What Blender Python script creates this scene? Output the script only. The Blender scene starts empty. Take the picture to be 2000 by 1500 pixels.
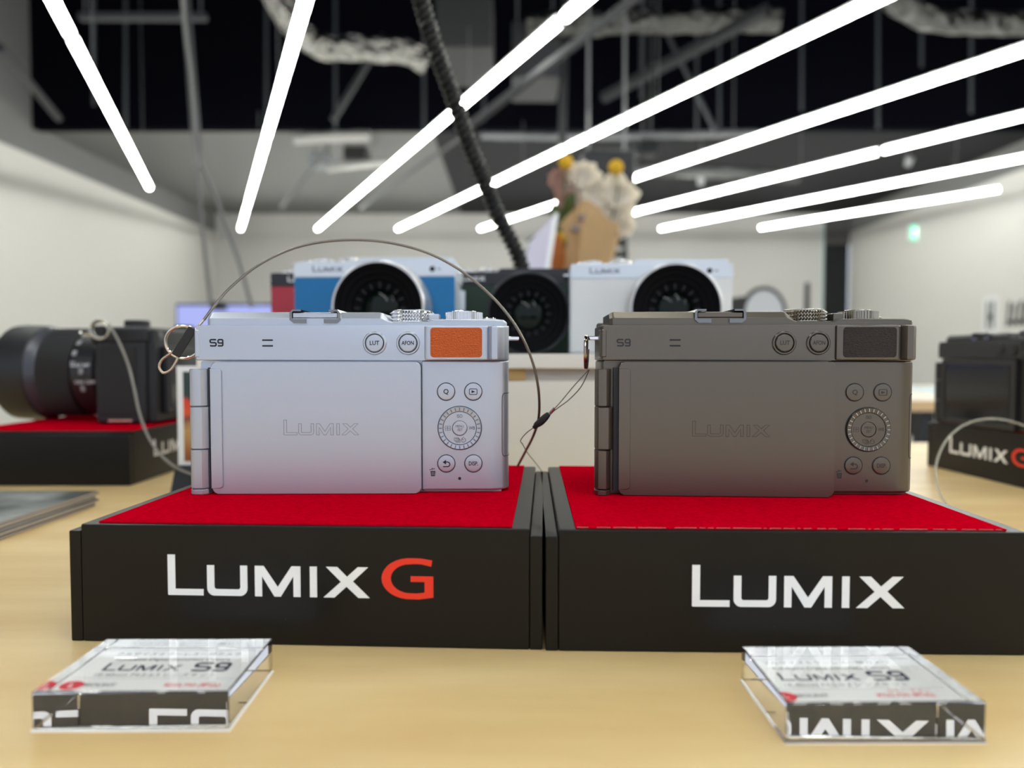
import bpy, bmesh, math, random
from math import pi, sin, cos, radians as R
from mathutils import Vector, Matrix

# ------------------------------------------------------------------ camera, light, exposure
SC = bpy.context.scene
COL = SC.collection
TZ = 750.0                      # top of the birch table, mm above the floor
EYE = Vector((0.0, 0.0, TZ + 95.9))
PITCH = math.atan(53 / 1400.0)
cam_data = bpy.data.cameras.new('camera')
cam = bpy.data.objects.new('camera', cam_data)
COL.objects.link(cam)
cam.location = EYE * 0.001
cam.rotation_euler = (pi / 2 - PITCH, 0, 0)
cam_data.sensor_width = 36.0
cam_data.lens = 25.2
cam_data.clip_start = 0.01
cam_data.clip_end = 60
cam_data.dof.use_dof = True
cam_data.dof.focus_distance = 0.276
cam_data.dof.aperture_fstop = 25.2 / 3.5
SC.camera = cam
w = bpy.data.worlds.new('daylight'); SC.world = w; w.use_nodes = True
w.node_tree.nodes['Background'].inputs[0].default_value = (0.78, 0.86, 1.0, 1)
w.node_tree.nodes['Background'].inputs[1].default_value = 0.9
SC.view_settings.view_transform = 'Standard'
SC.view_settings.look = 'None'
SC.view_settings.exposure = 0.32
SC.view_settings.gamma = 1.0
SC.cycles.use_denoising = True
SC.cycles.max_bounces = 10
SC.cycles.transmission_bounces = 10
SC.cycles.sample_clamp_indirect = 0
SC.cycles.caustics_refractive = True
SC.cycles.blur_glossy = 0.0
TUBE_POWER = 19.0

# ------------------------------------------------------------------ helpers (everything in mm)
def P(px, py, t):
    """the place that lies t mm in front of the lens under a picture point"""
    u = (px - 1000) / 1400.0; v = (750 - py) / 1400.0
    return Vector((u * t, t * (cos(PITCH) + v * sin(PITCH)), EYE.z + t * (v * cos(PITCH) - sin(PITCH))))

MATS = {}
def mat(name, color, rough=0.5, metal=0.0, emit=None, trans=0.0, ior=1.45, bump=None, coat=0.0, spec=0.5, alpha=1.0, anis=0.0):
    if name in MATS: return MATS[name]
    m = bpy.data.materials.new(name); m.use_nodes = True
    nt = m.node_tree; b = nt.nodes['Principled BSDF']
    b.inputs['Base Color'].default_value = (*color, 1)
    b.inputs['Roughness'].default_value = rough
    b.inputs['Metallic'].default_value = metal
    b.inputs['IOR'].default_value = ior
    b.inputs['Transmission Weight'].default_value = trans
    b.inputs['Coat Weight'].default_value = coat
    b.inputs['Specular IOR Level'].default_value = spec
    b.inputs['Alpha'].default_value = alpha
    if emit:
        b.inputs['Emission Color'].default_value = (*emit[0], 1)
        b.inputs['Emission Strength'].default_value = emit[1]
    if bump:
        scale, strength, dist = bump
        tc = nt.nodes.new('ShaderNodeTexCoord')
        n = nt.nodes.new('ShaderNodeTexNoise'); n.inputs['Scale'].default_value = scale; n.inputs['Detail'].default_value = 3
        bp = nt.nodes.new('ShaderNodeBump'); bp.inputs['Strength'].default_value = strength; bp.inputs['Distance'].default_value = dist
        nt.links.new(tc.outputs['Object'], n.inputs['Vector'])
        nt.links.new(n.outputs['Fac'], bp.inputs['Height'])
        nt.links.new(bp.outputs['Normal'], b.inputs['Normal'])
    MATS[name] = m
    return m

def nodes(m): return m.node_tree, m.node_tree.nodes['Principled BSDF']

def speckle(m, c1, c2, scale, lo=0.4, hi=0.6, stretch=(1, 1, 1), detail=4):
    """two-tone noise in the base colour"""
    nt, b = nodes(m)
    tc = nt.nodes.new('ShaderNodeTexCoord'); mp = nt.nodes.new('ShaderNodeMapping'); mp.inputs['Scale'].default_value = stretch
    n = nt.nodes.new('ShaderNodeTexNoise'); n.inputs['Scale'].default_value = scale; n.inputs['Detail'].default_value = detail
    r = nt.nodes.new('ShaderNodeValToRGB')
    r.color_ramp.elements[0].position = lo; r.color_ramp.elements[0].color = (*c1, 1)
    r.color_ramp.elements[1].position = hi; r.color_ramp.elements[1].color = (*c2, 1)
    nt.links.new(tc.outputs['Object'], mp.inputs['Vector']); nt.links.new(mp.outputs[0], n.inputs['Vector'])
    nt.links.new(n.outputs['Fac'], r.inputs['Fac']); nt.links.new(r.outputs['Color'], b.inputs['Base Color'])
    return r

def mk(name, bm, m, parent=None, angle=32, smooth=True):
    for v in bm.verts: v.co *= 0.001
    bmesh.ops.recalc_face_normals(bm, faces=bm.faces)
    me = bpy.data.meshes.new(name); bm.to_mesh(me); bm.free()
    me.materials.append(m)
    if smooth:
        me.polygons.foreach_set('use_smooth', [True] * len(me.polygons))
        me.set_sharp_from_angle(angle=R(angle))
    o = bpy.data.objects.new(name, me); COL.objects.link(o)
    if smooth and len(me.polygons) < 20000:
        wn = o.modifiers.new('even_normals', 'WEIGHTED_NORMAL'); wn.keep_sharp = True
    if parent: o.parent = parent
    return o

def tag(o, label, cat, group=None, kind=None):
    o['label'] = label; o['category'] = cat
    if group: o['group'] = group
    if kind: o['kind'] = kind
    return o

def thing(name, label, cat, loc=(0, 0, 0), rz=0, group=None):
    o = bpy.data.objects.new(name, None); COL.objects.link(o)
    o.empty_display_size = 0.01
    o.location = Vector(loc) * 0.001; o.rotation_euler = (0, 0, rz)
    return tag(o, label, cat, group)

def struct(name, bm, m):
    o = mk(name, bm, m, smooth=False); o['kind'] = 'structure'; return o

def BM(): return bmesh.new()

def box(bm, x0, x1, y0, y1, z0, z1, bev=0, seg=2, M=None):
    r = bmesh.ops.create_cube(bm, size=1)['verts']
    for v in r:
        v.co = Vector(((x0 + x1) / 2 + v.co.x * (x1 - x0), (y0 + y1) / 2 + v.co.y * (y1 - y0), (z0 + z1) / 2 + v.co.z * (z1 - z0)))
    if bev:
        es = list({e for v in r for e in v.link_edges})
        out = bmesh.ops.bevel(bm, geom=es, offset=bev, segments=seg, profile=0.5, affect='EDGES')
        r = list({v for f in out['faces'] for v in f.verts} | {v for v in r if v.is_valid})
    if M is not None:
        for v in r: v.co = M @ v.co
    return bm

def poly(bm, pts, a0, a1, axis='y', bev=0, seg=2, M=None, bevside='both'):
    """polygon pts extruded: axis 'y': pts are (x,z); 'z': (x,y); 'x': (y,z)"""
    def co(p, a):
        return Vector((p[0], a, p[1])) if axis == 'y' else (Vector((p[0], p[1], a)) if axis == 'z' else Vector((a, p[0], p[1])))
    A = [bm.verts.new(co(p, a0)) for p in pts]; B = [bm.verts.new(co(p, a1)) for p in pts]
    n = len(pts)
    f0 = bm.faces.new(A); f1 = bm.faces.new(list(reversed(B)))
    for i in range(n):
        j = (i + 1) % n
        bm.faces.new((A[j], A[i], B[i], B[j]))
    vs = A + B
    if bev:
        es = list(f0.edges) if bevside != 'far' else []
        if bevside != 'near': es += list(f1.edges)
        out = bmesh.ops.bevel(bm, geom=es, offset=bev, segments=seg, profile=0.5, affect='EDGES', clamp_overlap=True)
        vs = list({v for f in out['faces'] for v in f.verts} | {v for v in vs if v.is_valid})
    if M is not None:
        for v in vs: v.co = M @ v.co
    return bm

def arc(cx, cz, r, a0, a1, n=6):
    return [(cx + r * cos(R(a0 + (a1 - a0) * i / n)), cz + r * sin(R(a0 + (a1 - a0) * i / n))) for i in range(n + 1)]

def rrect(x0, x1, z0, z1, r, n=5, which='abcd'):
    """rounded outline, corners a = low left, b = low right, c = up right, d = up left"""
    p = []
    p += arc(x0 + r, z0 + r, r, 180, 270, n) if 'a' in which else [(x0, z0)]
    p += arc(x1 - r, z0 + r, r, 270, 360, n) if 'b' in which else [(x1, z0)]
    p += arc(x1 - r, z1 - r, r, 0, 90, n) if 'c' in which else [(x1, z1)]
    p += arc(x0 + r, z1 - r, r, 90, 180, n) if 'd' in which else [(x0, z1)]
    return p

def circ(cx, cz, r, n=32): return [(cx + r * cos(2 * pi * i / n), cz + r * sin(2 * pi * i / n)) for i in range(n)]

AX_Y = Matrix(((1, 0, 0, 0), (0, 0, 1, 0), (0, 1, 0, 0), (0, 0, 0, 1)))     # lathe z -> +y
def lathe(bm, prof, n=48, M=None, close=False, caps=True):
    """prof: (radius, height) pairs about z"""
    rings = []
    for r, h in prof:
        if r <= 1e-6:
            v = bm.verts.new((0, 0, h)); rings.append([v])
        else:
            rings.append([bm.verts.new((r * cos(2 * pi * i / n), r * sin(2 * pi * i / n), h)) for i in range(n)])
    prs = list(zip(rings, rings[1:])) + ([(rings[-1], rings[0])] if close else [])
    for a, b in prs:
        for i in range(n):
            j = (i + 1) % n
            if len(a) == 1 and len(b) == 1: continue
            if len(a) == 1: bm.faces.new((a[0], b[i], b[j]))
            elif len(b) == 1: bm.faces.new((a[i], a[j], b[0]))
            else: bm.faces.new((a[i], a[j], b[j], b[i]))
    if not close and caps:
        for rg in (rings[0], rings[-1]):
            if len(rg) > 1: bm.faces.new(rg)
    if M is not None:
        for rg in rings:
            for v in rg: v.co = M @ v.co
    return bm

def smooth_path(pts, n=12, closed=False):
    pts = [Vector(p) for p in pts]; out = []
    m = len(pts)
    for i in range(m if closed else m - 1):
        if closed: p0, p1, p2, p3 = pts[i - 1], pts[i], pts[(i + 1) % m], pts[(i + 2) % m]
        else:
            p1, p2 = pts[i], pts[i + 1]
            p0 = pts[i - 1] if i else p1 * 2 - p2
            p3 = pts[i + 2] if i + 2 < m else p2 * 2 - p1
        for k in range(n):
            t = k / n
            out.append(0.5 * ((2 * p1) + (p2 - p0) * t + (2 * p0 - 5 * p1 + 4 * p2 - p3) * t * t + (3 * p1 - p0 - 3 * p2 + p3) * t ** 3))
    if not closed: out.append(pts[-1])
    return out

def tube(bm, pts, r, n=8, closed=False, rfun=None):
    pts = [Vector(p) for p in pts]; m = len(pts)
    T = []
    for i in range(m):
        a = pts[i - 1] if (i or closed) else pts[0]
        b = pts[(i + 1) % m] if (i < m - 1 or closed) else pts[-1]
        T.append((b - a).normalized())
    up = Vector((0, 0, 1)) if abs(T[0].z) < 0.9 else Vector((1, 0, 0))
    N = (up - T[0] * up.dot(T[0])).normalized(); rings = []; s = 0.0
    for i in range(m):
        if i:
            s += (pts[i] - pts[i - 1]).length
            N = (N - T[i] * N.dot(T[i])).normalized()
        B = T[i].cross(N); rg = []
        for k in range(n):
            a = 2 * pi * k / n
            rr = rfun(s, a, i / max(1, m - 1)) if rfun else (r[i] if isinstance(r, (list, tuple)) else r)
            rg.append(bm.verts.new(pts[i] + (N * cos(a) + B * sin(a)) * rr))
        rings.append(rg)
    for i in range(m if closed else m - 1):
        a, b = rings[i], rings[(i + 1) % m]
        for k in range(n):
            j = (k + 1) % n
            bm.faces.new((a[k], a[j], b[j], b[k]))
    if not closed:
        bm.faces.new(rings[0]); bm.faces.new(rings[-1])
    return bm

def resample(pts, step):
    out = [pts[0]]; acc = 0
    for a, b in zip(pts, pts[1:]):
        d = (b - a).length; 
        while acc + d >= step and d > 1e-9:
            a = a + (b - a) * ((step - acc) / d); out.append(a); d = (b - a).length; acc = 0
        acc += d
    out.append(pts[-1]); return out

def strip(bm, pts, wd, y0, y1, closed=False):
    """a flat line of width wd along (x,z) points, given a little thickness"""
    m = len(pts); L = []; Rr = []
    for i in range(m):
        p = Vector(pts[i])
        a = Vector(pts[i - 1]) if (i or closed) else None
        b = Vector(pts[(i + 1) % m]) if (i < m - 1 or closed) else None
        d1 = (p - a).normalized() if a is not None else (b - p).normalized()
        d2 = (b - p).normalized() if b is not None else d1
        n1 = Vector((-d1.y, d1.x)); n2 = Vector((-d2.y, d2.x)); nn = (n1 + n2)
        if nn.length < 1e-6: nn = n1
        nn.normalize(); k = min(2.0, 1 / max(0.35, nn.dot(n1)))
        L.append(p + nn * wd / 2 * k); Rr.append(p - nn * wd / 2 * k)
    vs = [[bm.verts.new((q.x, y, q.y)) for q in S] for y in (y0, y1) for S in (L, Rr)]
    L0, R0, L1, R1 = vs
    for i in range(m if closed else m - 1):
        j = (i + 1) % m
        bm.faces.new((L0[i], L0[j], R0[j], R0[i])); bm.faces.new((L1[i], R1[i], R1[j], L1[j]))
        bm.faces.new((L0[i], L1[i], L1[j], L0[j])); bm.faces.new((R0[i], R0[j], R1[j], R1[i]))
    if not closed:
        for i in (0, m - 1): bm.faces.new((L0[i], R0[i], R1[i], L1[i]))
    return bm

def letters(bm, s, size, cx, cz, y, th=0.06, sx=1.0, M=None, align='CENTER', bold=0.0):
    """words set in the plain font, upright on a plane facing -y (or through M)"""
    cu = bpy.data.curves.new('words', 'FONT'); cu.body = s; cu.size = size; cu.align_x = align; cu.align_y = 'CENTER'
    cu.extrude = th / 2; cu.offset = bold; cu.resolution_u = 3
    o = bpy.data.objects.new('words', cu); COL.objects.link(o)
    dg = bpy.context.evaluated_depsgraph_get(); dg.update()
    me = bpy.data.meshes.new_from_object(o.evaluated_get(dg))
    bpy.data.objects.remove(o); bpy.data.curves.remove(cu)
    k0 = len(bm.verts); bm.from_mesh(me); bm.verts.ensure_lookup_table()
    for v in bm.verts[k0:]:
        c = v.co
        v.co = Vector((cx + c.x * sx, y - c.z, cz + c.y))
        if M is not None: v.co = M @ v.co
    bpy.data.meshes.remove(me)
    return bm

# ---- the wide wordmark, drawn as outlines in its own units (cap height 160)
def logo_shapes(G=False):
    L = [(0, 160), (0, 3), (3, 0), (142, 0), (142, 25), (30, 25), (30, 160)]
    U = [(157, 120)] + arc(187, 30, 30, 180, 262, 6) + arc(287, 30, 30, 278, 360, 6) + [(317, 120), (289, 120)] + arc(279, 36, 10, 0, -80, 4) + arc(196, 36, 10, -100, -180, 4) + [(186, 120)]
    Mm = [(347, 0), (347, 120), (382, 120), (437, 38), (492, 120), (527, 120), (527, 0), (499, 0), (499, 80), (449, 0), (424, 0), (375, 80), (375, 0)]
    I = [(564, 0), (564, 120), (592, 120), (592, 0)]
    X = [(617, 0), (686, 62), (628, 120), (672, 120), (710, 82), (752, 120), (793, 120), (733, 64), (798, 0), (754, 0), (708, 43), (660, 0)]
    out = [L, U, Mm, I, X]
    if G:
        g = [(1042, 148)] + [(846 + 118 + 0 - 0 + 0 + 0, 158)] 
        g = [(1042, 150), (1000, 157), (970, 158)] + [(955 + 110 * cos(R(a)), 78 + 80 * sin(R(a))) for a in range(95, 268, 12)] + [(990, -2), (1046, 6), (1046, 88), (958, 88), (958, 66), (1012, 66), (1012, 25), (985, 21)] \
            + [(958 + 77 * cos(R(a)), 78 + 57 * sin(R(a))) for a in range(262, 100, -12)] + [(975, 136), (1000, 135), (1038, 126)]
        out.append(g)
    return out

def logo(bm, shapes, x, z, h, y0, y1):
    k = h / 160.0
    for s in shapes: poly(bm, [(x + a * k, z + b * k) for a, b in s], y0, y1)
    return bm

def glyph_s9(k, x, z):
    """strokes of the wide S and 9; height 10 units"""
    S = [[(9, 8.9), (8.3, 10), (1.5, 10), (0, 8.9), (0, 6.4), (1.3, 5.2), (8, 5.0), (9.3, 3.8), (9.3, 1.2), (8, 0), (1, 0), (0, 1.1)],
         [(20, 4.6), (14, 4.6), (12.6, 5.8), (12.6, 8.7), (14, 10), (18.8, 10), (20, 8.8), (20, 1.2), (18.7, 0), (13.4, 0), (12.6, 1)]]
    return [[(x + a * k, z + b * k) for a, b in s] for s in S]

# ------------------------------------------------------------------ materials
silver = mat('silver_paint', (0.48, 0.515, 0.59), 0.38, 0.78, bump=(9000, 0.10, 0.00004))
silver_bright = mat('silver_edge', (0.72, 0.72, 0.73), 0.13, 1.0)
titan = mat('titanium_paint', (0.145, 0.127, 0.106), 0.34, 0.9, bump=(9000, 0.06, 0.00003))
titan_bright = mat('titanium_edge', (0.36, 0.33, 0.28), 0.22, 1.0)
chrome = mat('chrome', (0.8, 0.79, 0.77), 0.12, 1.0)
ink = mat('black_print', (0.008, 0.009, 0.014), 0.5)
groove_dark = mat('groove_dark', (0.03, 0.03, 0.035), 0.5, 0.2)
groove_silver = mat('groove_silver', (0.2, 0.2, 0.22), 0.4, 0.4)
groove_titan = mat('groove_titan', (0.05, 0.042, 0.036), 0.4, 0.4)
leather_orange = mat('orange_leather', (0.52, 0.095, 0.010), 0.5, 0, bump=(420, 0.9, 0.0006))
leather_dark = mat('dark_leather', (0.016, 0.011, 0.010), 0.5, 0, bump=(600, 0.8, 0.0004))
for mm, k in ((leather_orange, 5.5), (leather_dark, 7)):
    nt, b = nodes(mm)
    vo = nt.nodes.new('ShaderNodeTexVoronoi'); vo.feature = 'DISTANCE_TO_EDGE'; vo.inputs['Scale'].default_value = 1000 / (1.25 if k < 6 else 1.5)
    tc = nt.nodes.new('ShaderNodeTexCoord'); mp = nt.nodes.new('ShaderNodeMapping'); mp.inputs['Scale'].default_value = (1, 1, 1.7 if k < 6 else 3.2)
    mp.inputs['Rotation'].default_value = (0, 0.25, 0)
    nz = nt.nodes.new('ShaderNodeTexNoise'); nz.inputs['Scale'].default_value = 420; nz.inputs['Detail'].default_value = 4
    mx = nt.nodes.new('ShaderNodeMix'); mx.data_type = 'VECTOR'; mx.inputs[0].default_value = 0.0030
    nt.links.new(tc.outputs['Object'], mp.inputs[0]); nt.links.new(mp.outputs[0], mx.inputs[4]); nt.links.new(mp.outputs[0], nz.inputs['Vector'])
    nt.links.new(nz.outputs['Color'], mx.inputs[5]); nt.links.new(mx.outputs[1], vo.inputs['Vector'])
    rr = nt.nodes.new('ShaderNodeValToRGB'); rr.color_ramp.elements[1].position = 0.42; rr.color_ramp.elements[0].color = (0.15, 0.15, 0.15, 1)
    bp = [n for n in nt.nodes if n.type == 'BUMP'][0]
    nt.links.new(vo.outputs['Distance'], rr.inputs['Fac']); nt.links.new(rr.outputs['Color'], bp.inputs['Height'])
    bp.inputs['Distance'].default_value = 0.00022; bp.inputs['Strength'].default_value = 1.0
black_paint = mat('black_paint', (0.014, 0.014, 0.016), 0.42)
black_gloss = mat('black_gloss', (0.004, 0.004, 0.006), 0.08)
black_rubber = mat('black_rubber', (0.012, 0.012, 0.013), 0.6)
lens_glass = mat('coated_glass', (0.002, 0.006, 0.004), 0.06, 0, spec=0.25)
lens_inner = mat('lens_inner_black', (0.003, 0.003, 0.004), 0.6, spec=0.08)
white_print = mat('white_print', (0.86, 0.87, 0.88), 0.45)
grey_print = mat('grey_print', (0.30, 0.30, 0.31), 0.5)
red_print = mat('red_print', (0.85, 0.035, 0.012), 0.4)
acrylic_black = mat('black_acrylic', (0.005, 0.004, 0.003), 0.33, 0, spec=0.33)
speckle(acrylic_black, (0.005, 0.004, 0.003), (0.28, 0.26, 0.24), 520, 0.795, 0.83, detail=2)
velvet = mat('red_velvet', (0.45, 0.0, 0.008), 0.95, 0, bump=(2600, 0.5, 0.0002), spec=0.0)
vr = speckle(velvet, (0.40, 0.0, 0.008), (0.52, 0.0, 0.012), 700, 0.3, 0.6, detail=3)
ve = vr.color_ramp.elements.new(0.80); ve.color = (0.52, 0.0, 0.012, 1); ve = vr.color_ramp.elements.new(0.83); ve.color = (0.7, 0.35, 0.32, 1)
steel = mat('steel_wire', (0.22, 0.195, 0.17), 0.32, 1.0)
thin_steel = mat('thin_steel', (0.16, 0.14, 0.12), 0.4, 0.8)
white_lam = mat('white_laminate', (0.80, 0.78, 0.73), 0.5)
white_metal = mat('white_painted_metal', (0.75, 0.75, 0.74), 0.5)
wood_block = mat('small_wood', (0.50, 0.33, 0.14), 0.6)
glassy = mat('clear_acrylic', (1, 1, 1), 0.0, 0, trans=1.0, ior=1.49)
card_white = mat('white_card', (0.93, 0.93, 0.92), 0.6)
birch = mat('birch_table', (0.74, 0.52, 0.24), 0.36)
speckle(birch, (0.66, 0.455, 0.20), (0.80, 0.60, 0.305), 9, 0.3, 0.7, (0.8, 4.5, 1), 6)
birch_edge = mat('birch_edge', (0.62, 0.42, 0.22), 0.5)
plaster = mat('white_plaster', (0.60, 0.585, 0.56), 0.9, spec=0.1)
floor_m = mat('pale_floor', (0.66, 0.65, 0.62), 0.35)
speckle(floor_m, (0.58, 0.57, 0.55), (0.70, 0.69, 0.66), 3)
ceil_black = mat('black_ceiling_paint', (0.003, 0.003, 0.0055), 0.95, spec=0.03)
ceil_grey = mat('grey_slab', (0.18, 0.178, 0.174), 0.9, spec=0.1)
dark_steel = mat('dark_steel', (0.02, 0.02, 0.023), 0.55, 0.2)
mid_steel = mat('mid_grey_steel', (0.16, 0.16, 0.165), 0.5, 0.3)
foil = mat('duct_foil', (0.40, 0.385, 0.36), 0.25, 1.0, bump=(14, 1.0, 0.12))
tube_light = mat('tube_light', (1, 1, 1), 0.5, emit=((0.97, 1.0, 0.94), TUBE_POWER))

def shade_upper_wall(m, z_mm, low, high):
    """white wall with its unlit upper part put into the colour, from a height above the floor"""
    nt, b = nodes(m)
    tc = nt.nodes.new('ShaderNodeTexCoord'); sp = nt.nodes.new('ShaderNodeSeparateXYZ'); r = nt.nodes.new('ShaderNodeMath'); r.operation = 'GREATER_THAN'
    r.inputs[1].default_value = z_mm / 1000; mx = nt.nodes.new('ShaderNodeMix'); mx.data_type = 'RGBA'
    mx.inputs[6].default_value = (*low, 1); mx.inputs[7].default_value = (*high, 1)
    nt.links.new(tc.outputs['Object'], sp.inputs[0]); nt.links.new(sp.outputs[2], r.inputs[0])
    nt.links.new(r.outputs[0], mx.inputs[0]); nt.links.new(mx.outputs[2], b.inputs['Base Color'])

# ------------------------------------------------------------------ room
ZE = EYE.z
XL, XR, YB, YF = -4100.0, 4680.0, 10000.0, -3500.0
Z_LOW = ZE + 1950; Z_HIGH = ZE + 3900; Y_STEP = 6200.0
wall_paint = mat('wall_paint', (0.6, 0.58, 0.56), 0.9, spec=0.1); shade_upper_wall(wall_paint, ZE + 1720, (0.56, 0.545, 0.515), (0.165, 0.164, 0.16))  # the grey upper tone is shade on a white wall, set as colour
struct('floor', box(BM(), XL - 100, XR + 100, YF, YB + 100, -60, 0), floor_m)
struct('wall_left', box(BM(), XL - 100, XL, YF, YB, 0, Z_HIGH), wall_paint)
struct('wall_right', box(BM(), XR, XR + 100, YF, YB, 0, Z_HIGH), wall_paint)
struct('wall_back', box(BM(), XL - 100, XR - 370, YB, YB + 100, 0, Z_HIGH), plaster)
struct('ceiling', box(BM(), XL - 100, XR + 100, YF, Y_STEP + 100, Z_HIGH, Z_HIGH + 60), ceil_black)
struct('ceiling_low', box(BM(), XL, -700, Y_STEP + 100, YB, Z_LOW + 30, Z_LOW + 90), ceil_grey)
struct('ceiling_dark', box(BM(), -700, XR, Y_STEP + 100, YB, Z_LOW + 30, Z_LOW + 90), mat('charcoal_slab', (0.028, 0.028, 0.03), 0.9, spec=0.1))
struct('wall_upper', box(BM(), XL, XR, Y_STEP, Y_STEP + 100, Z_LOW, Z_HIGH), ceil_black)
d1 = BM(); box(d1, XR - 370, XR, YB + 30, YB + 90, 0, ZE + 1560); struct('door_1', d1, mat('dark_door', (0.006, 0.006, 0.008), 0.6))
struct('trim_1', box(BM(), XR - 370, XR, YB, YB + 90, ZE + 1560, Z_HIGH), mat('dark_lintel', (0.09, 0.085, 0.085), 0.8))
struct('trim_2', box(BM(), XR - 410, XR - 366, YB - 30, YB + 5, 0, ZE + 1950), mat('pale_green_trim', (0.55, 0.62, 0.6), 0.5))

# ------------------------------------------------------------------ tube lights in eight long rows
TDIR = Vector(((423.5 - 1000) / 1400, 1, (697 - 617) / 1400)).normalized()
def tube_row(px, py, t_end, joints, label, n_rows_group='linear tube lights hung in slanting rows'):
    end = P(px, py, t_end)
    s = 0.0; k = 0
    lens = joints
    for (a, b) in lens:
        p0 = end - TDIR * a; p1 = end - TDIR * b
        L = (p1 - p0).length
        t = thing('tube_light', label[k], 'light', (p0 + p1) / 2, 0, n_rows_group); k += 1
        q = TDIR.to_track_quat('X', 'Z'); t.rotation_euler = q.to_euler()
        RX = Matrix(((0, 0, 1, 0), (0, 1, 0, 0), (-1, 0, 0, 0), (0, 0, 0, 1)))
        h = L / 2 - 12
        b1 = BM(); lathe(b1, [(19, -h), (19, h)], 14, RX); mk('diffuser', b1, tube_light, t)
        for sg in (-1, 1):
            b2 = BM(); lathe(b2, [(17, sg * h), (19.5, sg * h), (19.5, sg * (h + 8)), (14, sg * (h + 11)), (0.0, sg * (h + 11))], 14, RX); mk('end_cap', b2, white_metal, t)
        b3 = BM(); box(b3, -h, h, -9, 9, 19.5, 27); mk('mounting_rail', b3, white_metal, t)
        for sg in (-1, 1):
            b4 = BM(); tube(b4, [Vector((sg * h * 0.7, 0, 27)), Vector((sg * h * 0.7, 0, 27)) + q.inverted() @ Vector((0, 0, 1350 if (p0.y + p1.y) / 2 < 5500 else 330))], 2.2, 5)
            mk('suspension_wire', b4, mid_steel, t)
rows = [  # picture point of the far end, distance, tube spans measured back from the far end
    (292, 366, 6080, [(0, 3580), (3600, 8200)], ['far tube of the leftmost row, ending over the left wall', 'near tube of the leftmost row, running out of the frame at top left']),
    (470, 447, 9000, [(0, 5000), (5020, 11000)], ['far tube of the second row from the left, above the arching steel cable', 'near tube of the second row, leaving the top edge left of the coiled cable']),
    (620, 447, 9000, [(0, 6900), (6925, 11500)], ['long tube passing behind the coiled cable toward the blue camera', 'short near piece of the row that leaves the top edge right of the coiled cable']),
    (777, 447, 9000, [(0, 4700), (4725, 11500)], ['far tube crossing behind the coiled cable above the green camera', 'long tube sloping from above the yellow balls to the top edge']),
    (938, 447, 9000, [(0, 3560), (3585, 11500)], ['tube passing behind the flower bouquet', 'long tube from the right yellow ball to the right edge, topmost there']),
    (1108, 447, 9000, [(0, 4600), (4625, 11500)], ['tube starting behind the flowers, second from the top on the right edge', 'near end of the row second from the top on the right edge']),
    (1290, 447, 9000, [(0, 4600), (4625, 11500)], ['tube ending above the white camera, third from the top on the right edge', 'near end of the row third from the top on the right edge']),
    (1485, 445, 9000, [(0, 3000)], ['lowest and shortest tube of the right, in front of the dark doorway']),
]
for r_ in rows: tube_row(*r_)

# ------------------------------------------------------------------ birch display table
t = thing('display_table', 'long birch-topped display table carrying the black camera plinths', 'table', (0, 0, 0))
b1 = BM(); box(b1, -900, 900, -250, 800, TZ - 28, TZ, 1.5, 2); mk('tabletop', b1, birch, t)
for x in (-840, 840):
    for y in (-190, 740):
        b1 = BM(); box(b1, x - 25, x + 25, y - 25, y + 25, 0, TZ - 28, 2); mk('leg', b1, white_metal, t)

# ------------------------------------------------------------------ plinths
def plinth(loc, rz, label, W=158, D=133, H=40.6, g=True, word=True, group='black camera plinths with red velvet tops', mat_off=(9.5, 10), logo_at=None, end_notch=False, frayed=False):
    """front left bottom corner at loc"""
    t = thing('display_plinth', label, 'stand', loc, rz, group)
    e = 4.2; s = 2.3
    b = BM(); box(b, e, W - e, 0, D, 0, H - 0.6, 0.7, 2); mk('block', b, acrylic_black, t)
    for x0, x1 in ((0, e - 0.05), (W - e + 0.05, W)):
        b = BM(); box(b, x0, x1, 0.15 + (13 if end_notch else 0), D - 0.15, 0, H - 0.6 - s, 0.5, 2); mk('side_panel', b, acrylic_black, t)
    b = BM(); box(b, mat_off[0], W - mat_off[1], 1.6, D - 0.6, H - 0.7, H, 0.15, 1); mk('velvet_top', b, velvet, t)
    if frayed:
        random.seed(2); b = BM()
        pts_ = [(mat_off[0] + 0.5 + i * 0.9, 1.55 + random.uniform(-0.28, 0.10)) for i in range(int((W - mat_off[0] - mat_off[1]) / 0.9))]
        for (xa, ya), (xb_, yb_) in zip(pts_, pts_[1:]):
            if random.random() < 0.72: tube(b, [(xa, ya, H - 0.2), ((xa + xb_) / 2, ya - 0.15, H - 0.05), (xb_, yb_, H - 0.25)], 0.07, 5)
        mk('frayed_edge', b, mat('pink_fray', (0.62, 0.30, 0.27), 0.8), t)['label'] = 'pale frayed threads along the front edge'
    if word:
        x, z, h = logo_at
        b = BM(); logo(b, logo_shapes(), x, z, h, -0.12, 0.05); mk('wordmark', b, white_print, t)
        if g:
            b = BM(); logo(b, logo_shapes(True)[5:], x, z, h, -0.12, 0.05); mk('red_letter', b, red_print, t)['label'] = 'red letter G'
    return t
H = 40.6
pl_left = plinth((-148.9, 238.5, TZ), R(-2.75), 'black plinth with red top, white lettering and a red G, under the silver camera', W=159, logo_at=(34.0, 16.4, 13.65))
pl_right = plinth((10.9, 230.2, TZ), R(-1.4), 'black plinth with red top and white lettering without a G, under the bronze-grey camera', frayed=True, g=False, logo_at=(47.3, 15.2, 13.6), mat_off=(9.8, 10))
pl_bl = plinth((-284, 530, TZ), pi / 2, 'black plinth in the left background under the big-lens camera', H=H, logo_at=(36, 17, 13.4), mat_off=(9.5, 10))
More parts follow.
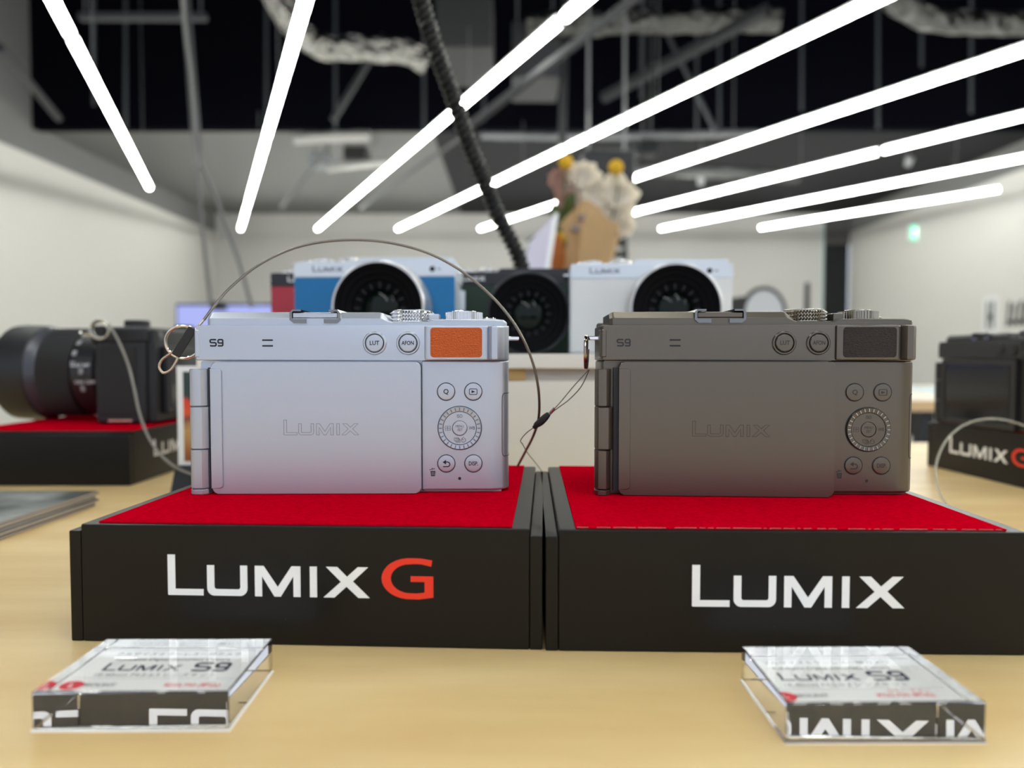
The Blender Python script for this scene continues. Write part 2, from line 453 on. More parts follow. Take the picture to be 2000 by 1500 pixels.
pl_br = plinth((367, 631, TZ), -pi / 2 + R(3), 'black plinth with red G at the right edge, under the black camera', H=H, logo_at=(30, 15.5, 13.2), mat_off=(9.5, 10))

# ------------------------------------------------------------------ compact camera
def diamond_dial(bm, cx, cy, z0, z1, r, n=44, rows=3):
    """cylinder whose side is rows of little pyramids"""
    nn = n * 2; hh = rows * 2
    rings = []
    for j in range(hh + 1):
        z = z0 + (z1 - z0) * j / hh
        ring = []
        for i in range(nn):
            rr = r - 1.0 + (1.15 if (i % 2 == 1 and j % 2 == 1) else 0.0)
            a = 2 * pi * i / nn
            ring.append(bm.verts.new((cx + rr * cos(a), cy + rr * sin(a), z)))
        rings.append(ring)
    for a, b in zip(rings, rings[1:]):
        for i in range(nn):
            j = (i + 1) % nn
            # split so the raised point fans out
            q = (a[i], a[j], b[j], b[i])
            bm.faces.new((q[0], q[1], q[2])); bm.faces.new((q[0], q[2], q[3]))
    bm.faces.new(rings[0]); bm.faces.new(rings[-1])
    return bm

def rib_dial(bm, cx, cy, z0, z1, r, n=40):
    pts = []
    for i in range(n * 4):
        rr = r - (0.45 if i % 4 in (0, 1) else 0.0)
        a = 2 * pi * i / (n * 4); pts.append((cx + rr * cos(a), cy + rr * sin(a)))
    return poly(bm, pts, z0, z1, 'z', 0.0)

def compact_camera(loc, rz, label, body_m, trim_m, leather_m, pad_m, gro_m, print_m, detail=True, lens_m=None, swing=0.0, lcd=False, top_m=None, group='compact cameras of one shape in different colours', front_print=None, text_m=None, slim_hinge=False):
    t = thing('compact_camera', label, 'camera', loc, rz, group)
    text_m = text_m or print_m; top_m = top_m or body_m
    # --- body: lower core, control side, upper band
    out = [(-62, 31), (-62.6, 29), (-62.6, 5), (-61.8, 3), (28, 3), (28, 1.2)] + [(54, 1.2), (57.2, 1.9)] + arc(57, 8, 6, -60, 0, 5) + [(63, 29), (62.4, 31)]
    b = BM(); poly(b, out, 0.9, 53.8, 'z', 0.9, 2); 
    outu = [(-62.4, 31.4), (-63, 29), (-63, 1.6), (-62.2, 0.0), (28, 0.0)] + [(54, 0.0), (57.4, 0.9)] + arc(57, 7, 6.1, -60, 0, 5) + [(63.1, 29), (62.4, 31.4)]
    poly(b, outu, 53.9, 68.0, 'z', 0.55, 2)
    poly(b, [(-60, 4), (60, 4), (60, 29), (-60, 29)], 0, 1.0, 'z')
    mk('body', b, body_m, t)
    # --- top plate with the dip for the dial
    pr = [(-59.3, 67.9), (-59.3, 72.6), (-58.6, 73.5), (10.2, 73.5), (12.0, 72.8), (14.3, 70.1), (15.4, 69.6), (30.2, 69.6), (31.4, 70.5), (61.2, 70.6), (62.2, 69.9), (62.2, 67.9)]
    b = BM(); secs = []
    for x, zt, ch, ins in ((-59.4, 72.6, 2.0, 1.6), (-58.2, 73.4, 2.6, 0.3), (-57.2, 73.5, 2.6, 0), (10.2, 73.5, 2.6, 0), (11.6, 73.1, 2.4, 0), (14.4, 70.0, 0.8, 0), (15.4, 69.6, 0.5, 0), (30.0, 69.6, 0.5, 0), (31.4, 70.5, 0.6, 0), (57.5, 70.7, 0.7, 0.0), (60.8, 70.4, 0.7, 0.8), (62.0, 69.7, 0.7, 2.4), (62.3, 69.2, 0.6, 4)):
        secs.append([b.verts.new((x, y, z)) for y, z in ((3 + ins, 67.9), (3 + ins, zt - ch), (3.15 + ins, zt - ch + 0.2), (3 + ins + ch, zt - 0.1), (3.4 + ins + ch, zt), (30.4 - ins, zt), (30.6 - ins, zt - 0.3), (30.6 - ins, 67.9))])
    for A_, B_ in zip(secs, secs[1:]):
        for k in range(8): b.faces.new((A_[k], A_[(k + 1) % 8], B_[(k + 1) % 8], B_[k]))
    b.faces.new(secs[0]); b.faces.new(secs[-1]); mk('top_plate', b, top_m, t, 24)
    b = BM(); box(b, 30.4, 34.6, 5.2, 12, 69.5, 72.9, 0.5, 2); mk('lever', b, top_m, t)
    b = BM(); diamond_dial(b, 22.4, 15.5, 70.0, 74.3, 9.3); lathe(b, [(8.2, 74.2), (8.2, 74.7), (7.6, 74.9), (0, 74.9)], 40, Matrix.Translation((22.4, 15.5, 0)))
    lathe(b, [(8.6, 69.5), (8.6, 70.1)], 40, Matrix.Translation((22.4, 15.5, 0))); mk('mode_dial', b, trim_m, t, 20)
    b = BM(); rib_dial(b, 44.3, 14.5, 70.7, 73.9, 7.9); lathe(b, [(5.2, 73.8), (5.2, 74.4), (4.8, 74.6), (0, 74.6)], 32, Matrix.Translation((44.3, 14.5, 0))); mk('control_dial', b, trim_m, t, 20)
    b = BM(); lathe(b, [(4.2, 70.5), (4.2, 71.9), (3.8, 72.2), (0, 72.2)], 28, Matrix.Translation((53.5, 22.5, 0))); mk('shutter_button', b, trim_m, t)
    b = BM(); lathe(b, [(2.6, 70.5), (2.6, 71.6), (0, 71.7)], 24, Matrix.Translation((34.5, 22.5, 0))); mk('record_button', b, trim_m, t)
    # --- shoe
    b = BM()
    for sg in (-1, 1):
        c = -15.4; X = lambda v: c + sg * v
        pts = [(X(3.6), 68.9), (X(8.6), 68.9), (X(10.2), 70.2), (X(10.2), 73.1), (X(9.2), 74.4), (X(5.6), 74.4), (X(5.6), 73.7), (X(8.8), 73.7), (X(9.2), 73.2), (X(9.2), 70.6), (X(3.6), 70.6)]
        poly(b, pts if sg > 0 else list(reversed(pts)), 2.2, 20, 'y')
    mk('hot_shoe', b, mat('shoe_metal', (0.21, 0.205, 0.20), 0.18, 1.0), t)
    b = BM(); box(b, -24.4, -6.4, 2.6, 19.5, 71.1, 73.1, 0.2, 1); mk('shoe_plate', b, body_m, t)
    # --- lugs
    for sg in (-1, 1):
        b = BM(); o2 = [(sg * 62, 12), (sg * 64, 12), (sg * 67.4, 13.2), (sg * 67.4, 18.8), (sg * 64, 20), (sg * 62, 20)]
        poly(b, o2 if sg > 0 else list(reversed(o2)), 62.3, 63.9, 'z', 0.25, 1); mk('strap_lug', b, chrome if not lcd else body_m, t)
    # --- raised thumb pad
    pts = rrect(28.7, 60.2, 54.0, 67.8, 1.6, 4, 'bc')
    b = BM(); poly(b, [(28.6, 1), (29.4, -0.9), (30.8, -1.7), (52.6, -1.7), (54.4, -0.6), (55, 1.2)], 54.0, 67.8, 'z', 0.7, 2)
    poly(b, [(54.0, 1.0), (56.2, -2.4), (58.4, -2.6), (60.4, -0.6), (62.9, 8.0), (60, 12)], 54.0, 67.8, 'z', 0.8, 2); mk('thumb_rest', b, body_m, t)
    b = BM(); poly(b, rrect(31.6, 52.3, 55.1, 67.0, 1.3, 4), -1.95, -1.2, 'y', 0.12, 1); pad = mk('leather_pad', b, pad_m, t)
    # --- side doors
    b = BM(); box(b, -63.45, -62.6, 2.2, 9.5, 55.2, 66.2, 0.3, 1); box(b, -62.9, -61.0, -0.35, 1.0, 55.2, 66.2, 0.3, 1); mk('port_cover', b, body_m, t)
    b = BM()
    def side(z, a0): return [Vector((57 + 6.0 * cos(R(q)), 8 + 6.0 * sin(R(q)), z)) for q in range(a0, 1, 9)] + [Vector((63.0, 14, z))]
    tube(b, list(reversed(side(40.4, -48))) + [Vector((60.6, 3.2, 39.9)), Vector((60.3, 3.0, 38.6)), Vector((60.3, 3.0, 16.2)), Vector((60.6, 3.2, 15.0))] + side(14.6, -48), 0.16, 6); mk('card_door_seam', b, groove_dark, t)
    # --- swing screen with hinge
    scr = bpy.data.objects.new('swing_screen', None); scr.empty_display_size = 0.01; COL.objects.link(scr); scr.parent = t
    scr.location = Vector((-57.5, 0, 0)) * 0.001; scr.rotation_euler = (0, 0, swing)
    ox = 57.5
    b = BM(); poly(b, rrect(-56.0 + ox, 27.6 + ox, 0.3, 53.3, 2.0, 6), -1.7, 2.2, 'y', 0.45, 3); mk('screen_back', b, black_paint if lcd else body_m, scr)
    if lcd:
        b = BM(); poly(b, rrect(-49 + ox, 22 + ox, 5, 49, 1.0), -1.95, -1.5, 'y'); mk('display_glass', b, black_gloss, scr)
    b = BM(); poly(b, rrect(-56.2 + ox, -51.6 + ox, 2.6, 50.6, 1.3, 4, 'bc'), -2.5, -1.6, 'y', 0.35, 2); mk('hinge_leaf', b, body_m, scr)
    if detail:
        k = 29.8 / 795 * 160
        b = BM()
        for s in logo_shapes():
            q = k / 160
            strip(b, [(-27.2 + ox + a * q, 24.0 + c * q) for a, c in s], 0.17, -1.76, -1.65, True)
        mk('wordmark', b, gro_m, scr)
    hx = -59.0 if slim_hinge else -57.6
    def hinge_prof(x1): return [(-65.3, 4), (-65.4, 0.4), (-64.2, -1.9), (-62.6, -2.5), (x1 - 2.2, -2.5), (x1 - 0.3, -0.8), (x1, 1.0), (x1, 4)]
    for (za, zb, x1, nm) in ((35.6, 50.5, hx, 'hinge_barrel'), (18.4, 35.3, hx + (0.9 if slim_hinge else 0.3), 'hinge_barrel'), (2.5, 18.1, hx, 'hinge_barrel'), (0.0, 2.2, hx, 'hinge_foot')):
        b = BM(); poly(b, hinge_prof(x1), za, zb, 'z', 0.3, 1); mk(nm, b, body_m, t)
    b = BM(); box(b, -58, -56, 0.5, 2.8, 1.5, 51); mk('hinge_gap', b, groove_dark, t)
    b = BM(); box(b, 27.8, 28.6, 1.6, 3.2, 0.8, 53); mk('screen_seam', b, groove_dark, t)
    # --- buttons
    def rbut(x, z, r, y, nm, outer=None, yb=None, h=0.8):
        Mx = Matrix.Translation((x, y, z)) @ Matrix(((1, 0, 0, 0), (0, 0, 1, 0), (0, 1, 0, 0), (0, 0, 0, 1)))
        bt = BM(); lathe(bt, [(r, 1.0), (r, -h + 0.35), (r - 0.2, -h + 0.1), (r - 0.55, -h), (0, -h)], 40, Mx); o = mk(nm, bt, body_m, t)
        bt = BM(); lathe(bt, [(r + 0.30, 0.8), (r + 0.30, -0.05), (r, -0.05), (r, 0.8)], 40, Mx, close=True); mk('gap', bt, groove_dark, o)
        if outer:
            bt = BM(); lathe(bt, [(outer, 0.5), (outer, -0.3), (outer - 0.35, -0.65), (r + 0.5, -0.65), (r + 0.28, -0.35), (r + 0.28, 0.5)], 44, Mx, close=True); mk('collar', bt, body_m, o)
        return o
    for x, s in ((9.1, 'LUT'), (22.5, 'AFON')):
        o = rbut(x, 60.8, 3.45, 0, 'button', 4.75, h=1.0)
        if detail:
            b = BM(); letters(b, s, 2.35 if s == 'LUT' else 2.25, x, 60.8, -1.02, 0.05, 0.92 if s == 'LUT' else 0.8, bold=0.05); mk('lettering', b, text_m, o, smooth=False)
    ys = 1.2
    for x, z, s in ((37.6, 41.2, 'Q'), (48.6, 41.2, 'play'), (37.6, 11.9, 'back'), (48.6, 11.9, 'DISP.')):
        o = rbut(x, z, 3.45, ys, 'button', h=0.45)
        if not detail: continue
        b = BM(); y = ys - 0.49
        if s in ('Q', 'DISP.'): letters(b, s, 2.7 if s == 'Q' else 2.3, x, z, y, 0.05, 1 if s == 'Q' else 0.78, bold=0.05)
        elif s == 'play':
            strip(b, rrect(x - 1.55, x + 1.55, z - 1.15, z + 1.15, 0.4, 3), 0.28, y - 0.03, y + 0.03, True)
            poly(b, [(x - 0.7, z - 0.6), (x + 0.9, z), (x - 0.7, z + 0.6)], y - 0.03, y + 0.03)
        else:
            strip(b, [(x - 1.3, z - 1.2), (x + 0.6, z - 1.2)] + arc(x + 0.5, z - 0.25, 0.95, -80, 80, 7) + [(x - 0.5, z + 0.7)], 0.42, y - 0.03, y + 0.03)
            poly(b, [(x - 1.5, z + 0.6), (x - 0.1, z - 0.3), (x - 0.1, z + 1.6)], y - 0.03, y + 0.03)
        mk('lettering', b, text_m, o, smooth=False)
    # wheel
    cx, cz = 43.1, 26.4
    Mx = Matrix.Translation((cx, ys, cz)) @ Matrix(((1, 0, 0, 0), (0, 0, 1, 0), (0, 1, 0, 0), (0, 0, 0, 1)))
    b = BM(); n = 28; pr = []
    lathe(b, [(8.75, 0.6), (8.75, -0.5), (8.45, -0.9), (6.9, -0.75), (6.9, 0.6)], 84, Mx, close=True)
    wh = mk('rear_wheel', b, body_m, t)
    b = BM()
    for i in range(n):
        a = 2 * pi * i / n
        MM = Matrix.Translation((cx, ys, cz)) @ Matrix.Rotation(a, 4, 'Y')
        box(b, 7.15, 8.4, -1.12, -0.6, -0.22, 0.22, 0.0, 1, MM)
    mk('knurling', b, trim_m if print_m is groove_dark else gro_m, wh)
    b = BM(); lathe(b, [(9.05, 0.8), (9.05, -0.06), (8.78, -0.06), (8.78, 0.8)], 64, Mx, close=True); lathe(b, [(6.9, 0.8), (6.9, -0.62), (6.72, -0.62), (6.72, 0.8)], 64, Mx, close=True)
    lathe(b, [(3.15, 0.5), (3.15, -0.64), (3.05, -0.64), (3.05, 0.5)], 48, Mx, close=True); mk('gap', b, groove_dark, wh)
    b = BM(); lathe(b, [(6.72, 0.6), (6.72, -0.5), (6.6, -0.6), (3.15, -0.6), (3.05, 0.6)], 64, Mx, close=True); pad2 = mk('direction_pad', b, body_m, t)
    b = BM(); lathe(b, [(2.9, 0.6), (2.9, -0.6), (2.7, -0.75), (0, -0.75)], 48, Mx); cb = mk('menu_button', b, body_m, t)
    if detail:
        y = ys - 0.63
        b = BM(); letters(b, 'ISO', 1.95, cx, cz + 4.85, y, 0.05, 0.78, bold=0.0); letters(b, 'WB', 1.95, cx + 4.95, cz, y, 0.05, 0.78)
        strip(b, rrect(cx - 5.9, cx - 3.8, cz - 0.85, cz + 0.85, 0.1, 1), 0.13, y - 0.03, y + 0.03, True)
        strip(b, [(cx - 4.85, cz - 0.6), (cx - 4.85, cz - 0.2)], 0.2, y - 0.03, y + 0.03); strip(b, [(cx - 4.85, cz + 0.2), (cx - 4.85, cz + 0.6)], 0.2, y - 0.03, y + 0.03)
        for q in (-5.45, -4.85, -4.25): poly(b, circ(cx + q, cz, 0.17, 8), y - 0.03, y + 0.03)
        for q in (0, 0.32, 0.64): strip(b, [(cx - 2.2 + q, cz - 3.9 - q) if q else (cx - 2.2, cz - 3.9), (cx - 2.2 + 1.75 + q, cz - 3.9 - q), (cx - 2.2 + 1.75 + q, cz - 5.1 - q), (cx - 2.2 + q, cz - 5.1 - q)], 0.13, y - 0.03, y + 0.03, not q)
        strip(b, arc(cx + 1.55, cz - 4.85, 0.85, 110, 430, 16), 0.16, y - 0.03, y + 0.03)
        strip(b, [(cx + 1.55, cz - 4.85), (cx + 0.95, cz - 4.25)], 0.2, y - 0.03, y + 0.03); strip(b, [(cx + 1.15, cz - 3.75), (cx + 1.8, cz - 3.75)], 0.16, y - 0.03, y + 0.03)
        mk('lettering', b, text_m, pad2)
        b = BM(); letters(b, 'MENU', 1.5, cx, cz + 0.72, ys - 0.77, 0.05, 0.8); letters(b, '/SET', 1.5, cx + 0.1, cz - 0.75, ys - 0.77, 0.05, 0.8); mk('lettering', b, text_m, cb)
        # trash mark, lamp, slots and model mark
        b = BM(); x, z, y = 32.1, 8.1, ys - 0.02
        strip(b, [(x - 1.35, z + 1.25), (x + 0.9, z + 1.75)], 0.25, y - 0.04, y + 0.04); strip(b, [(x - 0.55, z + 1.75), (x + 0.15, z + 1.95)], 0.22, y - 0.04, y + 0.04)
        poly(b, [(x - 0.75, z - 1.35), (x + 0.85, z - 1.35), (x + 1.05, z + 0.8), (x - 0.95, z + 0.8)], y - 0.04, y + 0.02)
        mk('trash_mark', b, print_m, t)
        b = BM()
        for q in (-0.4, 0.05, 0.5): strip(b, [(x + q, z - 1.0), (x + q, z + 0.5)], 0.14, y - 0.07, y)
        mk('trash_mark_bars', b, body_m, t)
        b = BM(); poly(b, circ(43.0, 5.8, 0.62, 20), ys - 0.06, ys + 0.2); mk('indicator_lamp', b, print_m, t)
        b = BM()
        for s in glyph_s9(0.25, -56.7, 59.7): strip(b, s, 0.62, -0.07, 0.05)
        mk('model_mark', b, print_m, t)
        b = BM()
        for z in (59.7, 62.0): poly(b, rrect(-36.0, -31.6, z - 0.32, z + 0.32, 0.3, 4), -0.06, 0.1)
        mk('speaker_slot', b, ink, t)
    # --- front: leather, wordmark, lamp, lens
    b = BM(); poly(b, rrect(-61.6, 61.9, 2.0, 58.6, 1.0, 3), 30.6, 32.4, 'y', 0.2, 1); mk('front_leather', b, leather_m, t)
    b = BM(); poly(b, rrect(-62.0, 62.2, 59.0, 70.2, 1.0, 3), 30.4, 32.6, 'y', 0.3, 1); mk('front_band', b, top_m, t)
    fp = front_print or print_m
    b = BM(); k = 23.5 / 798 * 160
    q = k / 160
    for s in logo_shapes(): poly(b, [(47.5 - a * q, 62.8 + c * q) for a, c in s], 32.5, 32.75)
    mk('front_wordmark', b, fp, t)
    b = BM(); poly(b, circ(-44.5, 64.4, 2.1, 24), 32.5, 32.9); mk('focus_lamp', b, black_gloss, t)
    b = BM(); strip(b, [(-48.5, 64.4), (-50.8, 64.4)], 0.9, 32.5, 32.8); mk('front_mark', b, fp, t)
    lm = lens_m or black_paint
    Ml = Matrix.Translation((-12.5, 31.5, 32.8)) @ AX_Y
    b = BM(); lathe(b, [(30.5, 0), (30.5, 2.5), (32.4, 3.0), (32.4, 9), (33.9, 11), (33.9, 30), (33.4, 32), (33.4, 40.0), (32.8, 40.9), (31.6, 40.9), (31.4, 38)], 72, Ml, caps=False)
    ln = mk('lens_barrel', b, lm, t)
    b = BM(); lathe(b, [(31.6, 38.0), (31.6, 41.2), (30.9, 41.6), (28.6, 40.6), (27.8, 39.0), (24.8, 38.2), (23.6, 36.6), (20.2, 35.5), (19.2, 33.6), (15, 32.2), (13.2, 30.2), (13.2, 29)], 72, Ml, caps=False); mk('front_ring', b, lens_inner, ln, 8)
    b = BM(); lathe(b, [(13.4, 29.6), (12, 30.9), (9, 32.2), (5, 33.1), (0, 33.4)], 48, Ml); mk('front_element', b, lens_glass, ln)
    b = BM()
    for i in range(16):
        a = 2 * pi * i / 16
        Mr = Matrix.Translation((-12.5, 31.5, 32.8)) @ Matrix.Rotation(a, 4, 'Y')
        box(b, 14.4, 18.6, 32.6, 34.2, -0.5, 0.5, 0, 1, Mr)
    mk('lens_ribs', b, mat('dark_rib', (0.008, 0.008, 0.01), 0.5), ln)
    return t

zm = TZ + 40.6
cam_silver = compact_camera((-64.3, 288.6, zm), R(0.8), 'silver compact camera with orange leather thumb pad on the near left plinth', silver, silver_bright, mat('silver_leather', (0.35, 0.33, 0.31), 0.6), leather_orange, groove_silver, ink, lens_m=silver)
cam_titan = compact_camera((98.6, 284.4, zm), R(-1.3), 'bronze-grey compact camera with dark thumb pad on the near right plinth', titan, titan_bright, mat('dark_leather_front', (0.03, 0.025, 0.02), 0.6), leather_dark, groove_titan, groove_dark, lens_m=black_paint, swing=R(-2.3), text_m=mat('dark_engraving', (0.035, 0.03, 0.027), 0.5), slim_hinge=True)

# ------------------------------------------------------------------ riser with front-facing cameras
RZ = TZ + 99.3 - 1.5
t = thing('white_riser', 'white drawer cabinet on the birch table carrying the coloured cameras', 'cabinet', (0, 0, 0))
b = BM(); box(b, -207, 205, 470, 725, RZ - 9.5, RZ, 0.6, 2); mk('top_board', b, white_lam, t)
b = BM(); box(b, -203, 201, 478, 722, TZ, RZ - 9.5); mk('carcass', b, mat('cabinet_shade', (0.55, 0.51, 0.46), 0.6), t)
b = BM(); box(b, -203, 201, 472, 478, TZ, RZ - 18, 0.4, 1); mk('drawer_front', b, white_lam, t)
b = BM(); box(b, -26, 9, 474, 478, RZ - 17.6, RZ - 9.6); mk('wooden_pull', b, wood_block, t)['label'] = 'small light wood pull under the top board'
silver_front = mat('silver_front_paint', (0.60, 0.64, 0.70), 0.35, 0.5)
silver_lens = mat('silver_lens_paint', (0.62, 0.60, 0.58), 0.3, 0.9)
black_body = mat('black_body_paint', (0.012, 0.013, 0.018), 0.4)
dark_emb = mat('grey_blue_print', (0.07, 0.08, 0.10), 0.5)
def place_front(cx, tf, yaw, label, leather, body, top, lens, fp):
    rz = pi + yaw
    p = P(cx, 692, tf)
    o = Vector((p.x, p.y, RZ)) - Matrix.Rotation(rz, 3, 'Z') @ Vector((0, 32.4, 0))
    return compact_camera(o, rz, label, body, chrome, leather, leather, groove_dark, dark_emb, detail=False, lens_m=lens, top_m=top, front_print=fp)
blue = mat('blue_leather', (0.0, 0.13, 0.34), 0.45); red_l = mat('red_leather', (0.36, 0.025, 0.045), 0.5)
green = mat('green_leather', (0.008, 0.028, 0.016), 0.5); white_l = mat('white_leather', (0.62, 0.63, 0.64), 0.5)
place_front(732, 546, R(-3.5), 'blue compact camera with silver top and lens, facing forward on the white cabinet', blue, silver_front, silver_front, silver_lens, dark_emb)
place_front(1271, 557, R(-3), 'white compact camera with silver top and lens, facing forward on the white cabinet', white_l, silver_front, silver_front, silver_lens, dark_emb)
place_front(1003, 612, R(-1), 'dark green compact camera with black top, between and behind the blue and white cameras', green, black_body, black_body, black_body, white_print)
place_front(672, 622, R(2), 'red compact camera with black top, mostly hidden behind the blue camera', red_l, black_body, black_body, black_body, white_print)

# ------------------------------------------------------------------ black camera with open display on the right plinth
cb = compact_camera((369.5, 553, zm), R(-90 + 3), 'black compact camera with its dark display showing, on the plinth at the right edge', black_paint, mid_steel, black_rubber, black_rubber, groove_dark, grey_print, detail=False, lens_m=black_paint, lcd=True)

# ------------------------------------------------------------------ big black mirrorless camera on the left plinth, lens to the left
t = thing('mirrorless_camera', 'large black camera with a long zoom lens pointing left, on the left background plinth', 'camera', (-292, 584, zm), 0)
blk = mat('black_magnesium', (0.012, 0.0125, 0.015), 0.45, bump=(1500, 0.2, 0.0002))
b = BM(); box(b, -48, -6, 0, 130, 0.6, 68, 3, 3); box(b, -52, -4, 0, 128, 66, 80, 3.5, 3); box(b, -6.5, 0, 3, 129, 2, 78, 1.2, 2); mk('body', b, blk, t)
b = BM(); box(b, -70, -46, 96, 129, 4, 72, 7, 3); mk('grip', b, black_rubber, t)
b = BM(); box(b, -0.5, 5, 14, 92, 8, 64, 1.5, 2); sc_ = mk('screen_back', b, blk, t)
b = BM(); box(b, 4.9, 5.3, 20, 86, 13, 58); mk('display_glass', b, black_gloss, sc_)
b = BM(); box(b, -44, -14, -1.0, 0.5, 8, 64, 0.5, 1); mk('port_cover', b, black_rubber, t)
b = BM(); box(b, -38, -18, -0.8, 2, 2.2, 4.4, 0.4, 1); mk('tripod_plate', b, chrome, t)
b = BM(); lathe(b, [(10, 79.5), (10, 85), (9, 86), (0, 86)], 32, Matrix.Translation((-24, 22, 0))); mk('drive_dial', b, black_paint, t)
b = BM(); lathe(b, [(9, 79.5), (9, 84.5), (8, 85.5), (0, 85.5)], 32, Matrix.Translation((-24, 108, 0))); mk('mode_dial', b, black_paint, t)
b = BM(); lathe(b, [(3.2, -1.0), (3.2, 0.6), (2.4, 1.2), (0, 1.2)], 20, Matrix.Translation((0.0, 12, 73)) @ Matrix(((0, 0, 1, 0), (0, 1, 0, 0), (-1, 0, 0, 0), (0, 0, 0, 1)))); mk('side_button', b, mid_steel, t)
b = BM(); tube(b, [(-50, 1, 73), (-55, -3, 74), (-57, -4, 75)], 1.2, 8); mk('strap_lug', b, chrome, t)
LX = Matrix.Translation((-50, 60, 41.5)) @ Matrix(((0, 0, -1, 0), (0, 1, 0, 0), (1, 0, 0, 0), (0, 0, 0, 1)))
b = BM(); lathe(b, [(34, -2), (35, 0), (35.5, 12), (37.5, 14), (37.5, 32), (37.2, 33)], 72, LX); ln = mk('lens_barrel', b, mat('satin_black', (0.016, 0.016, 0.017), 0.3), t)
pr = [(37.4, 33), (39.2, 34)]
for i in range(40): pr += [(39.2, 34 + i * 0.78), (39.2, 34.35 + i * 0.78), (38.8, 34.45 + i * 0.78), (38.8, 34.7 + i * 0.78)]
b = BM(); n = 150
pts = []
for i in range(n * 2): pts.append((39.3 if i % 2 else 38.9))
rings = []
for h in (33.5, 36, 60, 62):
    rings.append([b.verts.new(LX @ Vector(((pts[i] if h in (36, 60) else 38.6) * cos(pi * i / n), (pts[i] if h in (36, 60) else 38.6) * sin(pi * i / n), h))) for i in range(2 * n)])
for A_, B_ in zip(rings, rings[1:]):
    for i in range(2 * n): b.faces.new((A_[i], A_[(i + 1) % (2 * n)], B_[(i + 1) % (2 * n)], B_[i]))
b.faces.new(rings[0]); b.faces.new(rings[-1]); mk('zoom_ring', b, black_rubber, ln, 20)
b = BM(); lathe(b, [(38.2, 61), (39.0, 62.5), (40.4, 68), (41, 70)], 72, LX); mk('accent_ring', b, mat('satin_grey_band', (0.06, 0.062, 0.075), 0.25, 0.3), ln)
b = BM(); lathe(b, [(40.6, 70), (41.6, 71), (42.2, 88), (41.5, 97), (40, 99), (36, 99), (34, 92), (0, 90)], 72, LX); mk('front_barrel', b, black_paint, ln)
def on_lens(h, a, r=37.55):      # h along the lens, a in degrees, 0 = facing the viewer, up positive
    return Matrix.Translation((-50 - h, 60 - r * cos(R(a)), 41.5 + r * sin(R(a)))) @ Matrix.Rotation(-R(a), 4, 'X')
b = BM()
for (s, a, sz) in (('105', 62, 5), ('70', 44, 5), ('50', 27, 5), ('24', 12, 5)):
    letters(b, s, sz, 0, 0, -0.1, 0.2, 1, on_lens(30.5, a) @ Matrix.Rotation(R(90), 4, 'Y'), bold=0.12)
for (s, h, a, sz) in (('AF MF', 22, 10, 4.2), ('ON OFF', 20, -12, 4.2)): letters(b, s, sz, 0, 0, -0.1, 0.2, 1.15, on_lens(h, a), bold=0.12)
mk('lens_lettering', b, mat('pale_print', (0.55, 0.55, 0.56), 0.5), ln)
for a in (2.5, -20):
    b = BM(); box(b, -2.0, 2.0, -1.8, 0.5, -2.6, 2.6, 0.6, 2, on_lens(22, a)); mk('switch', b, mat('grey_switch', (0.28, 0.28, 0.29), 0.4), ln)

# ------------------------------------------------------------------ rings and security cables
def loc2w(o, v): return Matrix.LocRotScale(o.location * 1000, o.rotation_euler, None) @ Vector(v)
def rope(r, pitch=2.6, lobes=3):
    return lambda s, a, f: r * (1 + 0.16 * cos(lobes * (a - 2 * pi * s / pitch / 1.0)))
# silver camera: split ring, black sleeve, loop and the long arching cable
A = P(357, 668, 301)
t = thing('key_ring', 'steel split ring hanging on the left lug of the silver camera', 'ring', (0, 0, 0))
b = BM()
pth = []
for i in range(97):
    a = 2 * pi * i / 48 + 0.5
    pth.append(Vector((A.x + 6.8 * cos(a), A.y + (i / 96) * 1.3 + 1.4 * cos(a), A.z + 6.8 * sin(a) )))
tube(b, pth, 0.55, 8); mk('ring_wire', b, mat('warm_chrome', (0.75, 0.66, 0.56), 0.15, 1.0), t)
t = thing('security_cable', 'twisted steel cable arching over the silver camera to its right side', 'cable', (0, 0, 0))
px_path = [(398, 625, 297), (420, 596, 300), (450, 562, 303), (500, 521, 306), (560, 490, 308), (620, 474, 308), (690, 468.5, 307), (760, 474, 305), (830, 492, 302), (890, 522, 300), (940, 560, 300), (985, 606, 301), (1018, 655, 303), (1041, 710, 306), (1052, 765, 309), (1052, 815, 314), (1042, 850, 325), (1027, 880, 340), (1010, 912, 364)]
pts = resample(smooth_path([P(*q) for q in px_path], 24), 0.35)
b = BM(); tube(b, pts, 0.6, 9, rfun=rope(0.56)); mk('cable_wire', b, steel, t, 60)
b = BM(); pts = resample(smooth_path([P(398, 625, 297), P(378, 648, 291), P(352, 676, 288), P(333, 690, 288), P(317, 702, 288.5), P(311, 716, 289), P(319, 728, 289.5), P(333, 722, 290), P(344, 706, 290), P(350, 690, 290), P(355, 680, 290)], 16), 0.35)
tube(b, pts, 0.5, 9, rfun=rope(0.52)); mk('cable_loop', b, mat('pale_steel', (0.6, 0.53, 0.45), 0.3, 0.9), t, 60)
c0 = P(377, 641, 289); c1 = P(343, 695, 287)
b = BM(); q = (c1 - c0).to_track_quat('Z', 'Y').to_matrix().to_4x4(); L = (c1 - c0).length
box(b, -2.5, 2.5, -1.7, 1.7, 0, L, 0.5, 2, Matrix.Translation(c0) @ q); mk('black_sleeve', b, black_rubber, t)
